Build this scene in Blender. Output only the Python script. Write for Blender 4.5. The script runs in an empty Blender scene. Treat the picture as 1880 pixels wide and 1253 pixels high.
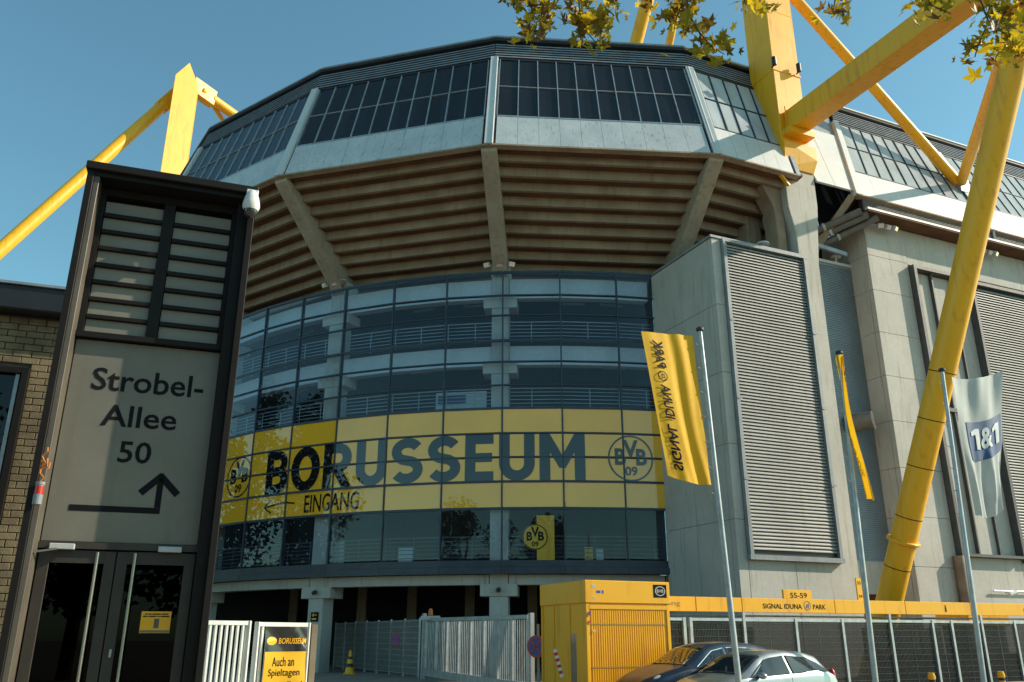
import bpy, bmesh, math, random
import numpy as np
from mathutils import Vector, Matrix
random.seed(7)
R_ = math.radians
sc = bpy.context.scene

# ------------------------------------------------------------------ camera
CAMZ = 1.7
PITCH = R_(19.21)
cd = bpy.data.cameras.new('camera')
cam = bpy.data.objects.new('camera', cd)
sc.collection.objects.link(cam)
cam.location = (0, 0, CAMZ)
cam.rotation_euler = (math.pi/2 + PITCH, 0, 0)
cd.sensor_width = 36.0
cd.lens = 29.87
cd.shift_x = -2/1880
cd.clip_end = 3000
cd.clip_start = 0.05
sc.camera = cam

# ------------------------------------------------------------------ sky and sun
SUN_EL, SUN_AZ = R_(31), R_(3.5)          # azimuth counter-clockwise from +X
w = bpy.data.worlds.new('World'); sc.world = w; w.use_nodes = True
nt = w.node_tree; nt.nodes.clear()
sky = nt.nodes.new('ShaderNodeTexSky'); sky.sky_type = 'NISHITA'; sky.sun_disc = False
sky.sun_elevation = SUN_EL; sky.sun_rotation = math.pi/2 - SUN_AZ
sky.air_density = 1.0; sky.dust_density = 0.6; sky.ozone_density = 2.0
mul = nt.nodes.new('ShaderNodeMix'); mul.data_type = 'RGBA'; mul.blend_type = 'MULTIPLY'
mul.inputs[0].default_value = 1.0
mul.inputs[7].default_value = (0.68, 0.98, 0.82, 1)
bg = nt.nodes.new('ShaderNodeBackground'); bg.inputs[1].default_value = 0.112
wo = nt.nodes.new('ShaderNodeOutputWorld')
nt.links.new(sky.outputs[0], mul.inputs[6]); nt.links.new(mul.outputs[2], bg.inputs[0]); nt.links.new(bg.outputs[0], wo.inputs[0])
sl = bpy.data.lights.new('sun', 'SUN'); sl.energy = 3.4; sl.angle = R_(0.5); sl.color = (1.0, 0.88, 0.70)
so = bpy.data.objects.new('sun', sl); sc.collection.objects.link(so)
sdir = Vector((math.cos(SUN_EL)*math.cos(SUN_AZ), math.cos(SUN_EL)*math.sin(SUN_AZ), math.sin(SUN_EL)))
so.rotation_euler = sdir.to_track_quat('Z', 'Y').to_euler(); so.location = sdir*200
vs = sc.view_settings; vs.view_transform = 'Standard'; vs.look = 'None'; vs.exposure = 0.9; vs.gamma = 1.0; vs.use_curve_mapping = False
sc.cycles.max_bounces = 8; sc.cycles.transparent_max_bounces = 16; sc.cycles.caustics_reflective = False; sc.cycles.caustics_refractive = False
sc.cycles.use_denoising = True; sc.cycles.sample_clamp_indirect = 6

# ------------------------------------------------------------------ helpers
COL = sc.collection
WL = {}
def link(o, parent=None, loc=(0, 0, 0)):
    COL.objects.link(o); o.location = loc; WL[o.name] = Vector(loc)
    if parent is not None:
        o.parent = parent; o.matrix_parent_inverse = Matrix.Translation(-WL[parent.name])
    return o
def tag(o, label=None, cat=None, group=None, kind=None):
    if label: o['label'] = label
    if cat: o['category'] = cat
    if group: o['group'] = group
    if kind: o['kind'] = kind
    return o
def thing(name, label, cat, loc, group=None):
    o = bpy.data.objects.new(name, None); o.empty_display_size = 0.2
    link(o, None, loc); return tag(o, label, cat, group)
class Fr:                                   # local frame: s along the wall, d outwards, z up
    def __init__(s, O, deg):
        a = R_(deg); s.O = Vector((O[0], O[1], 0)); s.e = Vector((math.cos(a), math.sin(a), 0)); s.n = Vector((math.sin(a), -math.cos(a), 0))
    def P(s, a, d, z): return s.O + s.e*a + s.n*d + Vector((0, 0, z))
class MB:
    def __init__(s): s.v = []; s.f = []
    def hexa(s, p):                         # p: 4 bottom (ccw), 4 top
        b = len(s.v); s.v += [Vector(q) for q in p]
        for q in ((3, 2, 1, 0), (4, 5, 6, 7), (0, 1, 5, 4), (1, 2, 6, 5), (2, 3, 7, 6), (3, 0, 4, 7)): s.f.append(tuple(b+i for i in q))
        return s
    def fbox(s, F, s0, s1, d0, d1, z0, z1):
        return s.hexa([F.P(s0, d1, z0), F.P(s1, d1, z0), F.P(s1, d0, z0), F.P(s0, d0, z0), F.P(s0, d1, z1), F.P(s1, d1, z1), F.P(s1, d0, z1), F.P(s0, d0, z1)])
    def bar(s, p0, p1, wx, wy, up=Vector((0, 0, 1))):     # square bar between two points
        p0 = Vector(p0); p1 = Vector(p1); t = (p1-p0).normalized()
        a = t.cross(up)
        if a.length < 1e-4: a = t.cross(Vector((1, 0, 0)))
        a.normalize(); b = a.cross(t); a *= wx/2; b *= wy/2
        return s.hexa([p0-a-b, p0+a-b, p0+a+b, p0-a+b, p1-a-b, p1+a-b, p1+a+b, p1-a+b])
    def tube(s, p0, p1, r0, r1=None, n=16, cap=True):
        r1 = r0 if r1 is None else r1
        p0 = Vector(p0); p1 = Vector(p1); t = (p1-p0).normalized()
        a = t.orthogonal().normalized(); c = t.cross(a); b = len(s.v)
        for p, r in ((p0, r0), (p1, r1)):
            for i in range(n):
                q = 2*math.pi*i/n; s.v.append(p + (a*math.cos(q) + c*math.sin(q))*r)
        for i in range(n): s.f.append((b+i, b+(i+1) % n, b+n+(i+1) % n, b+n+i))
        if cap: s.f.append(tuple(b+n-1-i for i in range(n))); s.f.append(tuple(b+n+i for i in range(n)))
        return s
    def path(s, pts, rs, n=8):
        for i in range(len(pts)-1): s.tube(pts[i], pts[i+1], rs[i], rs[i+1], n)
        return s
    def lathe(s, c, axis, prof, n=20):      # prof: (dist along axis, radius)
        c = Vector(c); t = Vector(axis).normalized(); a = t.orthogonal().normalized(); k = t.cross(a); b = len(s.v)
        for h, r in prof:
            for i in range(n):
                q = 2*math.pi*i/n; s.v.append(c + t*h + (a*math.cos(q) + k*math.sin(q))*max(r, 1e-4))
        for j in range(len(prof)-1):
            for i in range(n): s.f.append((b+j*n+i, b+j*n+(i+1) % n, b+(j+1)*n+(i+1) % n, b+(j+1)*n+i))
        s.f.append(tuple(b+n-1-i for i in range(n))); m = b+(len(prof)-1)*n; s.f.append(tuple(m+i for i in range(n)))
        return s
    def prism(s, pts, off):                 # polygon extruded by a vector
        b = len(s.v); k = len(pts); off = Vector(off); pts = [Vector(p) for p in pts]
        s.v += pts + [p+off for p in pts]
        s.f.append(tuple(b+k-1-i for i in range(k))); s.f.append(tuple(b+k+i for i in range(k)))
        for i in range(k): s.f.append((b+i, b+(i+1) % k, b+k+(i+1) % k, b+k+i))
        return s
    def grid(s, fn, nu, nv):
        b = len(s.v)
        for j in range(nv+1):
            for i in range(nu+1): s.v.append(Vector(fn(i/nu, j/nv)))
        for j in range(nv):
            for i in range(nu): a = b+j*(nu+1)+i; s.f.append((a, a+1, a+nu+2, a+nu+1))
        return s
    def build(s, name, mat, parent=None, smooth=False, bevel=0, base=None, weld=False):
        xs = [p.x for p in s.v]; ys = [p.y for p in s.v]; zs = [p.z for p in s.v]
        c = Vector(((min(xs)+max(xs))/2, (min(ys)+max(ys))/2, min(zs))) if base is None else Vector(base)
        me = bpy.data.meshes.new(name); me.from_pydata([p-c for p in s.v], [], s.f)
        bm = bmesh.new(); bm.from_mesh(me)
        if weld: bmesh.ops.remove_doubles(bm, verts=bm.verts, dist=1e-4)
        bmesh.ops.recalc_face_normals(bm, faces=bm.faces)
        if bevel: bmesh.ops.bevel(bm, geom=list(bm.edges), offset=bevel, segments=1, affect='EDGES', profile=0.7)
        bm.to_mesh(me); bm.free()
        if smooth:
            me.polygons.foreach_set('use_smooth', [True]*len(me.polygons))
            try: me.set_sharp_from_angle(angle=R_(40))
            except Exception: pass
        me.materials.append(mat)
        o = bpy.data.objects.new(name, me)
        return link(o, parent, c)
def at(x, y, Y):                            # point at ground distance Y behind photograph position (x, y)
    f = 1560.0; u = (x-942)/f; v = (626.5-y)/f; c, s = math.cos(PITCH), math.sin(PITCH)
    k = Y/(c-v*s); return Vector((u*k, Y, CAMZ+(s+v*c)*k))

# ------------------------------------------------------------------ materials
def newmat(name):
    m = bpy.data.materials.new(name); m.use_nodes = True; t = m.node_tree; t.nodes.clear()
    o = t.nodes.new('ShaderNodeOutputMaterial'); return m, t, o
def noise(t, scale, detail=4, sx=1, sy=1, sz=1, rough=.55):
    g = t.nodes.new('ShaderNodeNewGeometry'); mp = t.nodes.new('ShaderNodeMapping'); mp.inputs['Scale'].default_value = (sx, sy, sz)
    n = t.nodes.new('ShaderNodeTexNoise'); n.inputs['Scale'].default_value = scale; n.inputs['Detail'].default_value = detail; n.inputs['Roughness'].default_value = rough
    t.links.new(g.outputs['Position'], mp.inputs[0]); t.links.new(mp.outputs[0], n.inputs['Vector']); return n.outputs[0]
def ramp(t, src, a, b):
    r = t.nodes.new('ShaderNodeMapRange'); r.inputs[1].default_value = a; r.inputs[2].default_value = b; r.clamp = True
    t.links.new(src, r.inputs[0]); return r.outputs[0]
def mixc(t, fac, a, b, mode='MIX'):
    m = t.nodes.new('ShaderNodeMix'); m.data_type = 'RGBA'; m.blend_type = mode
    for i, q in ((0, fac), (6, a), (7, b)):
        if isinstance(q, (float, int)): m.inputs[i].default_value = q
        elif isinstance(q, tuple): m.inputs[i].default_value = (*q, 1)
        else: t.links.new(q, m.inputs[i])
    return m.outputs[2]
def mat(name, col, col2=None, rough=.6, metal=0., ns=1.5, streak=None, sfac=.6, bump=0., bs=40, coat=0., spots=None, transl=0., fine=.12, rv=1., spec=.5, sx=1.6):
    m, t, o = newmat(name); b = t.nodes.new('ShaderNodeBsdfPrincipled')
    c2 = col2 or tuple(x*.8 for x in col)
    c = mixc(t, ramp(t, noise(t, ns, 5), .35, .68), col, c2)
    if fine: c = mixc(t, ramp(t, noise(t, ns*14, 3), .3, .7), c, mixc(t, fine, c, (0.02, .02, .02)))
    if streak: c = mixc(t, ramp(t, noise(t, 3.0, 4, sx, sx, .1*sx), .56-.1*sfac, .80-.1*sfac), c, streak)
    if spots: c = mixc(t, ramp(t, noise(t, 9, 3), .70, .76), c, spots)
    t.links.new(c, b.inputs['Base Color']); b.inputs['Specular IOR Level'].default_value = spec
    b.inputs['Metallic'].default_value = metal; b.inputs['Coat Weight'].default_value = coat; b.inputs['Coat Roughness'].default_value = .05
    rr = t.nodes.new('ShaderNodeMapRange'); rr.inputs[3].default_value = max(rough-.1*rv, .02); rr.inputs[4].default_value = min(rough+.12*rv, 1)
    t.links.new(noise(t, ns*5, 3), rr.inputs[0]); t.links.new(rr.outputs[0], b.inputs['Roughness'])
    if bump:
        bp = t.nodes.new('ShaderNodeBump'); bp.inputs['Strength'].default_value = bump; bp.inputs['Distance'].default_value = .02
        t.links.new(noise(t, bs, 5), bp.inputs['Height']); t.links.new(bp.outputs[0], b.inputs['Normal'])
    sh = b.outputs[0]
    if transl:
        tr = t.nodes.new('ShaderNodeBsdfTranslucent'); t.links.new(c, tr.inputs[0]); ms = t.nodes.new('ShaderNodeMixShader'); ms.inputs[0].default_value = transl
        t.links.new(sh, ms.inputs[1]); t.links.new(tr.outputs[0], ms.inputs[2]); sh = ms.outputs[0]
    t.links.new(sh, o.inputs[0]); return m
def glassmat(name, tint, base, dirt=0., dcol=(.5, .52, .52), rough=.01, wob=.0):
    m, t, o = newmat(name)
    tr = t.nodes.new('ShaderNodeBsdfTransparent'); tr.inputs[0].default_value = (*tint, 1)
    gl = t.nodes.new('ShaderNodeBsdfGlossy'); gl.inputs['Roughness'].default_value = rough
    lw = t.nodes.new('ShaderNodeLayerWeight'); lw.inputs[0].default_value = .5; fr = t.nodes.new('ShaderNodeMath'); fr.operation = 'POWER'; fr.inputs[1].default_value = 5; t.links.new(lw.outputs['Facing'], fr.inputs[0])
    if wob:
        bp = t.nodes.new('ShaderNodeBump'); bp.inputs['Strength'].default_value = wob; bp.inputs['Distance'].default_value = .05
        t.links.new(noise(t, .9, 2), bp.inputs['Height']); t.links.new(bp.outputs[0], gl.inputs['Normal'])
    a = t.nodes.new('ShaderNodeMath'); a.operation = 'MULTIPLY_ADD'; a.inputs[1].default_value = 1-base; a.inputs[2].default_value = base
    a.use_clamp = True; t.links.new(fr.outputs[0], a.inputs[0])
    ms = t.nodes.new('ShaderNodeMixShader'); t.links.new(a.outputs[0], ms.inputs[0]); t.links.new(tr.outputs[0], ms.inputs[1]); t.links.new(gl.outputs[0], ms.inputs[2])
    sh = ms.outputs[0]
    if dirt:
        df = t.nodes.new('ShaderNodeBsdfDiffuse'); df.inputs[0].default_value = (*dcol, 1)
        m2 = t.nodes.new('ShaderNodeMixShader'); mr = t.nodes.new('ShaderNodeMapRange'); mr.inputs[3].default_value = dirt*.6; mr.inputs[4].default_value = dirt*1.4
        t.links.new(noise(t, 1.2, 4, 1, 1, .4), mr.inputs[0]); t.links.new(mr.outputs[0], m2.inputs[0]); t.links.new(sh, m2.inputs[1]); t.links.new(df.outputs[0], m2.inputs[2]); sh = m2.outputs[0]
    t.links.new(sh, o.inputs[0]); return m

def filmmat(name, col, base):
    m, t, o = newmat(name); d = t.nodes.new('ShaderNodeBsdfDiffuse'); gl = t.nodes.new('ShaderNodeBsdfGlossy'); gl.inputs['Roughness'].default_value = .015
    c = mixc(t, ramp(t, noise(t, .5, 4), .35, .68), col, tuple(x*.9 for x in col)); t.links.new(c, d.inputs[0])
    lw = t.nodes.new('ShaderNodeLayerWeight'); lw.inputs[0].default_value = .5; pw = t.nodes.new('ShaderNodeMath'); pw.operation = 'POWER'; pw.inputs[1].default_value = 5
    a = t.nodes.new('ShaderNodeMath'); a.operation = 'MULTIPLY_ADD'; a.inputs[1].default_value = 1-base; a.inputs[2].default_value = base; a.use_clamp = True
    ms = t.nodes.new('ShaderNodeMixShader'); t.links.new(lw.outputs['Facing'], pw.inputs[0]); t.links.new(pw.outputs[0], a.inputs[0]); t.links.new(a.outputs[0], ms.inputs[0]); t.links.new(d.outputs[0], ms.inputs[1]); t.links.new(gl.outputs[0], ms.inputs[2])
    t.links.new(ms.outputs[0], o.inputs[0]); return m
CONC = mat('concrete', (.53, .505, .455), (.44, .42, .375), .85, ns=.5, streak=(.33, .29, .235), sfac=.1, bump=.2, bs=12, spots=(.40, .365, .31), fine=.08)
RIBC = mat('concrete_rib', (.44, .38, .30), (.34, .285, .22), .88, ns=.8, streak=(.24, .19, .14), sfac=.2, bump=.25, bs=12)
CONCD = mat('concrete_weathered_shaded', (.36, .275, .195), (.25, .18, .12), .9, ns=.9, streak=(.22, .145, .09), sfac=.35, bump=.3, bs=14)  # weathered tone, lowered further to carry the shade below the seating
SOFF = mat('concrete_rusty_shaded', (.17, .08, .036), (.09, .038, .018), .9, ns=1.1, streak=(.11, .055, .028), sfac=1.0, bump=.3, bs=14)  # rust-brown stain, deepened with the shade of the undersides
CLAD = mat('white_cladding', (.58, .61, .62), (.47, .50, .52), .55, ns=.9, streak=(.20, .20, .19), sfac=-.12, bump=.03, bs=3, spots=(.42, .42, .41), sx=3.5)
CLADC = mat('clean_cladding', (.61, .63, .63), (.53, .56, .56), .5, ns=.5, bump=.03, bs=3)
SLAT = mat('dark_slat', (.30, .34, .37), (.22, .25, .28), .4, metal=.2, ns=2)
BLACKM = mat('black_metal', (.018, .019, .022), (.012, .012, .014), .45, ns=2)
NAVY = mat('dark_blue_frame', (.035, .05, .075), (.022, .032, .05), .4, ns=2)
BROWN = mat('brown_black_steel', (.010, .0072, .006), (.007, .005, .004), .6, ns=3, spots=(.02, .017, .014), spec=.25)
GALV = mat('galvanised_steel', (.52, .55, .56), (.36, .39, .41), .42, metal=.55, ns=4)
STEELB = mat('blue_grey_steel', (.27, .30, .32), (.21, .235, .25), .6, metal=.1, ns=2, streak=(.17, .16, .15), sfac=.2)
STEELD = mat('dark_grey_steel', (.10, .10, .10), (.07, .07, .07), .6, ns=2)
LOUV = mat('grey_louvre', (.36, .35, .33), (.29, .28, .265), .5, metal=.25, ns=.7, streak=(.27, .25, .22), sfac=.4)
LOUVB = mat('blue_grey_louvre', (.26, .31, .34), (.20, .24, .27), .5, metal=.25, ns=.7)
YEL = mat('yellow_paint', (.91, .455, .011), (.86, .415, .009), .42, ns=.5, streak=(.66, .28, .012), sfac=.25, fine=.03)
YELF = filmmat('yellow_film', (.98, .50, .035), .10)
INKF = filmmat('glossy_ink', (.010, .011, .014), .085)
INK = mat('black_ink', (.012, .013, .016), (.010, .010, .012), .7, fine=0, spec=.1)
NAVYINK = mat('navy_ink', (.02, .05, .16), (.018, .045, .14), .5, fine=0)
WHITE = mat('white_paint', (.72, .73, .70), (.60, .61, .58), .4, ns=3, spots=(.42, .38, .33))
RED = mat('red_plastic', (.55, .03, .02), None, .35)
BLUE = mat('sign_blue', (.03, .08, .42), None, .4)
ORANGE = mat('orange_plastic', (.75, .22, .02), None, .4)
BRICK = mat('sand_brick', (.25, .195, .11), (.14, .105, .06), .9, ns=3.3, bump=.3, bs=40)
MORT = mat('mortar', (.10, .08, .055), (.07, .055, .04), .95, ns=6)
ASPH = mat('asphalt', (.30, .255, .20), (.23, .195, .155), .9, ns=.5, bump=.3, bs=60)
TYRE = mat('rubber', (.018, .018, .018), None, .8)
CHROME = mat('chrome', (.75, .75, .74), (.65, .65, .64), .15, metal=1., fine=0)
DOORM = mat('door_frame', (.045, .035, .027), (.032, .025, .02), .45, ns=3)
HANDL = mat('brushed_handle', (.36, .34, .30), None, .3, metal=.9, fine=0)
SIGNP = mat('frosted_sign', (.20, .187, .15), (.165, .155, .124), .42, ns=1.2, fine=.05, streak=(.15, .14, .112), sfac=.1)
LAMEL = mat('frosted_lamella', (.23, .215, .17), (.19, .178, .14), .4, ns=1.5, fine=.04)
FLAGY = mat('yellow_flag', (.93, .53, .014), (.88, .48, .012), .7, ns=2, transl=.35, fine=.03)
FLAGW = mat('pale_flag', (.66, .70, .67), (.58, .62, .60), .7, ns=2, transl=.35, fine=.03)
FBLUE = mat('flag_blue', (.03, .09, .22), None, .6)
SILVER = mat('silver_paint', (.36, .39, .40), (.35, .38, .39), .36, metal=.75, coat=1., fine=0, rv=0)
DBLUE = mat('navy_paint', (.012, .028, .055), (.011, .026, .052), .35, metal=.2, coat=.5, fine=0, rv=0)
CARGL = mat('car_window', (.012, .016, .02), (.011, .015, .019), .06, coat=1., fine=0, rv=0)
BARK = mat('bark', (.13, .10, .07), (.07, .05, .035), .9, ns=6, bump=.5)
LEAFM = [mat('leaf_%s' % n, c, c2, .45, ns=14, transl=.6, fine=.05) for n, c, c2 in
         (('olive', (.34, .28, .015), (.22, .18, .012)), ('gold', (.66, .47, .015), (.52, .34, .012)), ('rust', (.22, .12, .015), (.13, .06, .01)))]
FOL = mat('foliage', (.075, .08, .02), (.10, .06, .015), .6, ns=2, transl=.3)
GLASS = glassmat('curtain_glass', (.90, .955, 1.0), .026, dirt=.008, wob=.04)
GLASSD = glassmat('band_glass', (.62, .68, .74), .028, dirt=.035, dcol=(.40, .43, .45), rough=.03)
GLASSR = glassmat('stand_glass', (.5, .55, .6), .05, dirt=.55, dcol=(.66, .72, .74), rough=.04, wob=.25)
GLASSC = glassmat('car_glass', (.25, .3, .33), .05)
GLASSB = glassmat('door_glass', (.10, .10, .10), .01)
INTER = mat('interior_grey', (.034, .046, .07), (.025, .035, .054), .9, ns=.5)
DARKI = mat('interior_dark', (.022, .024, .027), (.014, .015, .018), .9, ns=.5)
LAMPG = mat('lamp_grey', (.55, .56, .56), None, .35)
PIPE = mat('duct_metal', (.17, .165, .155), (.12, .115, .11), .55, metal=.2, ns=3, streak=(.16, .12, .09))

# ------------------------------------------------------------------ lettering
def text2d(s, bold=0., res=3, shear=0., space=1.):
    cu = bpy.data.curves.new('lettering', 'FONT'); cu.body = s; cu.size = 1; cu.offset = bold; cu.resolution_u = res; cu.shear = shear; cu.space_character = space
    o = bpy.data.objects.new('lettering', cu); COL.objects.link(o)
    dg = bpy.context.evaluated_depsgraph_get(); me = bpy.data.meshes.new_from_object(o.evaluated_get(dg))
    bpy.data.objects.remove(o); bpy.data.curves.remove(cu); return me
def letters(s, box, fn, m, parent, bold=0., cx=(), cy=(), name='lettering', mirror=False, space=1., label=None):
    """lay the text into box (x0,x1,y0,y1) of a surface and map it with fn(x, y)"""
    me = text2d(s, bold, space=space); bm = bmesh.new(); bm.from_mesh(me); bpy.data.meshes.remove(me)
    xs = [v.co.x for v in bm.verts]; ys = [v.co.y for v in bm.verts]; a, b, c, d = min(xs), max(xs), min(ys), max(ys)
    x0, x1, y0, y1 = box
    for v in bm.verts:
        q = (v.co.x-a)/(b-a); q = 1-q if mirror else q
        v.co = (x0+q*(x1-x0), y0+(v.co.y-c)/(d-c)*(y1-y0), 0)
    return _lay(bm, fn, m, parent, name, cx, cy, label)
def _lay(bm, fn, m, parent, name, cx=(), cy=(), label=None):
    for q in cx: bmesh.ops.bisect_plane(bm, geom=bm.verts[:]+bm.edges[:]+bm.faces[:], plane_co=(q, 0, 0), plane_no=(1, 0, 0))
    for q in cy: bmesh.ops.bisect_plane(bm, geom=bm.verts[:]+bm.edges[:]+bm.faces[:], plane_co=(0, q, 0), plane_no=(0, 1, 0))
    mb = MB(); bm.verts.ensure_lookup_table()
    for i, v in enumerate(bm.verts): v.index = i
    mb.v = [Vector(fn(v.co.x, v.co.y)) for v in bm.verts]; mb.f = [tuple(v.index for v in f.verts) for f in bm.faces]
    bm.free(); o = mb.build(name, m, parent)
    if label: o['label'] = label
    return o
def shape2d(polys):
    bm = bmesh.new()
    for p in polys: bm.faces.new([bm.verts.new((x, y, 0)) for x, y in p])
    return bm
def ring2d(cx, cy, r0, r1, n=48, sx=1.):
    out = []
    for i in range(n):
        a, b = 2*math.pi*i/n, 2*math.pi*(i+1)/n
        out.append([(cx+sx*r0*math.cos(a), cy+r0*math.sin(a)), (cx+sx*r1*math.cos(a), cy+r1*math.sin(a)), (cx+sx*r1*math.cos(b), cy+r1*math.sin(b)), (cx+sx*r0*math.cos(b), cy+r0*math.sin(b))])
    return out
def stroke2d(pts, wd):
    out = []
    for (x0, y0), (x1, y1) in zip(pts[:-1], pts[1:]):
        l = math.hypot(x1-x0, y1-y0); nx, ny = -(y1-y0)/l*wd/2, (x1-x0)/l*wd/2; ex, ey = (x1-x0)/l*wd*.3, (y1-y0)/l*wd*.3
        out.append([(x0-nx-ex, y0-ny-ey), (x1-nx+ex, y1-ny+ey), (x1+nx+ex, y1+ny+ey), (x0+nx-ex, y0+ny-ey)])
    return out
def emblem(cx, cy, r, fn, m, parent, cuts=()):
    _lay(shape2d(ring2d(cx, cy, r*.93, r)), fn, m, parent, 'emblem_ring', cuts)
    letters('B', (cx-.70*r, cx-.22*r, cy-.30*r, cy+.42*r), fn, m, parent, .035, cuts)
    letters('B', (cx+.24*r, cx+.72*r, cy-.30*r, cy+.42*r), fn, m, parent, .035, cuts)
    letters('V', (cx-.34*r, cx+.34*r, cy+.02*r, cy+.80*r), fn, m, parent, .03, cuts)
    letters('09', (cx-.27*r, cx+.27*r, cy-.76*r, cy-.36*r), fn, m, parent, .02, cuts)

# ------------------------------------------------------------------ ground
def gz(x, y): 
    t = min(max((y-23)/12, 0), 1); return .28*t*t*(3-2*t)
ys = [-400, -60, -10, 10, 20, 22] + [23+i for i in range(0, 14)] + [45, 80, 300, 1500]
xsg = [-900, -200, -60, -30, -15, 0, 15, 30, 60, 200, 900]
g = MB()
for y in ys:
    for x in xsg: g.v.append(Vector((x, y, gz(x, y))))
for j in range(len(ys)-1):
    for i in range(len(xsg)-1): a = j*len(xsg)+i; g.f.append((a, a+1, a+len(xsg)+1, a+len(xsg)))
tag(g.build('ground', ASPH, base=(0, 0, 0)), 'grey asphalt forecourt in front of the stadium', None, None, 'structure')
GB = .28

# ================================================================== STADIUM
C = Vector((1.66, 60.28, 0))
def rp(deg, R, z): a = R_(deg); return Vector((C.x+R*math.sin(a), C.y-R*math.cos(a), z))
VA = [-65.4, -45.4, -25.4, -5.4, 14.6]
EF = Fr((8.33, 32.36), 24.0)
stad = thing('football_stadium', 'large concrete football stadium corner with glass front and glazed upper ring', 'stadium', (C.x, C.y, 0))
ZB, ZT = 21.75, 29.0
class Facet:
    def __init__(s, bl, br, tl, tr):
        s.q = (bl, br, tl, tr); s.N = ((br-bl).cross(tl-bl)).normalized()
    def P(s, u, h, o=0.):
        bl, br, tl, tr = s.q; a = bl.lerp(br, u); b = tl.lerp(tr, u); return a.lerp(b, h) + s.N*o
    def box(s, mb, u0, u1, h0, h1, o0, o1):
        return mb.hexa([s.P(u0, h0, o1), s.P(u1, h0, o1), s.P(u1, h0, o0), s.P(u0, h0, o0), s.P(u0, h1, o1), s.P(u1, h1, o1), s.P(u1, h1, o0), s.P(u0, h1, o0)])
RB, RT = 28.84, 26.43
facets = [(Facet(rp(VA[i], RB, ZB), rp(VA[i+1], RB, ZB), rp(VA[i], RT, ZT), rp(VA[i+1], RT, ZT)), 10, GLASSD, CLAD) for i in range(4)]
b4, t4 = rp(VA[4], RB, ZB), rp(VA[4], RT, ZT)
facets.append((Facet(b4, b4+EF.e*4.55, t4, t4+EF.e*4.75), 5, GLASSR, CLADC))
S0B, S0T = 8.85, 10.95
def f5(s0, s1): return Facet(EF.P(s0, 0, ZB), EF.P(s1, 0, ZB), EF.P(s0+2.1*(1 if s0 < 9 else 0), -2.85, ZT), EF.P(s1, -2.85, ZT))
facets.append((f5(S0B, 18.1), 9, GLASSR, CLADC))
facets.append((f5(18.1, 27.3), 10, GLASSR, CLADC))
facets.append((f5(27.3, 36.5), 10, GLASSR, CLADC))
H1, HM, H2, H3 = .229, .517, .789, .965
for i, (F, npn, gm, cm) in enumerate(facets):
    L = (F.q[1]-F.q[0]).length
    pw = .30/L
    # dark core behind cladding and louvres, white cladding panels
    mb = MB(); F.box(mb, 0.002, .998, .03, H1-.01, -.30, -.06); F.box(mb, .002, .998, H2+.012, .995, -.3, -.06)
    core = mb.build('cladding_core', BLACKM, stad)
    n = max(npn, 1); 
    for k in range(n):
        u0 = pw+(1-2*pw)*k/n; u1 = pw+(1-2*pw)*(k+1)/n; g2 = .006/L
        mb = MB(); F.box(mb, u0+g2, u1-g2, -.015, H1, -.05, 0); mb.build('panel', cm, core)
    mb = MB(); F.box(mb, 0, 1, -.028, -.0155, -.22, .03); mb.build('drip_edge', CONCD, stad)
    for k in range(6):
        h = H2+.018+k*.0245
        mb = MB(); mb.hexa([F.P(.002, h, .02), F.P(.998, h, .02), F.P(.998, h+.004, -.055), F.P(.002, h+.004, -.055), F.P(.002, h+.014, .0), F.P(.998, h+.014, .0), F.P(.998, h+.018, -.055), F.P(.002, h+.018, -.055)])
        mb.build('slat', SLAT, core)
    mb = MB(); F.box(mb, -.001, 1.001, H3+.002, H3+.024, -.4, .10); mb.build('roof_fascia', BLACKM, stad)
    mb = MB(); F.box(mb, -.001, 1.001, H3+.025, H3+.041, -1.2, .16); mb.build('roof_edge', CLADC if i > 3 else SLAT, stad)
    # window band
    mb = MB(); u0, u1 = pw, 1-pw
    F.box(mb, u0, u1, H1+.001, H1+.010, -.10, .015)
    frm = mb.build('window_frame', GALV if i < 4 else NAVY, stad)
    mb = MB(); F.box(mb, u0, u1, H2-.006, H2+.010, -.10, -.01); mb.build('head_rail', BLACKM, frm); mb = MB(); F.box(mb, u0, u1, HM-.0025, HM+.0025, -.08, .0); mb.build('middle_rail', GALV if i < 4 else NAVY, frm)
    for k in range(npn+1):
        u = u0+(u1-u0)*k/npn; q = .022/L
        mb = MB(); F.box(mb, u-q, u+q, H1+.010, H2-.006, -.09, .02 if i < 4 else .01); mb.build('mullion', GALV if i < 4 else NAVY, frm)
    for k in range(npn):
        a = u0+(u1-u0)*k/npn+.04/L; b = u0+(u1-u0)*(k+1)/npn-.04/L
        for h0, h1 in ((H1+.011, HM-.005), (HM+.005, H2-.007)):
            j = random.uniform(-.006, .006); mb = MB(); F.box(mb, a, b, h0, h1, -.05+j, -.042+j); mb.build('pane', gm, frm)
    # room behind the glass
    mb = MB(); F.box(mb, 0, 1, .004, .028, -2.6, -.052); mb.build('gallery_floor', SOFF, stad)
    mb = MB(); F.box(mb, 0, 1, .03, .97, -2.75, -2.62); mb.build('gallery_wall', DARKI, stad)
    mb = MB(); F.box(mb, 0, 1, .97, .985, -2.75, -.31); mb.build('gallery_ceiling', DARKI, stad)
    for k in range(npn):
        if (k*7+i*3) % 3 != 0 or i > 3:
            a = u0+(u1-u0)*(k+.12)/npn; b = u0+(u1-u0)*(k+.55)/npn
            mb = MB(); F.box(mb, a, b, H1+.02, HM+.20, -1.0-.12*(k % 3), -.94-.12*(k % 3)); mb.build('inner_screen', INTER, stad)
    mb = MB(); F.box(mb, u0, u1, H1+.09, H1+.115, -.7, -.62); mb.build('handrail', LAMPG, stad)
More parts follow.
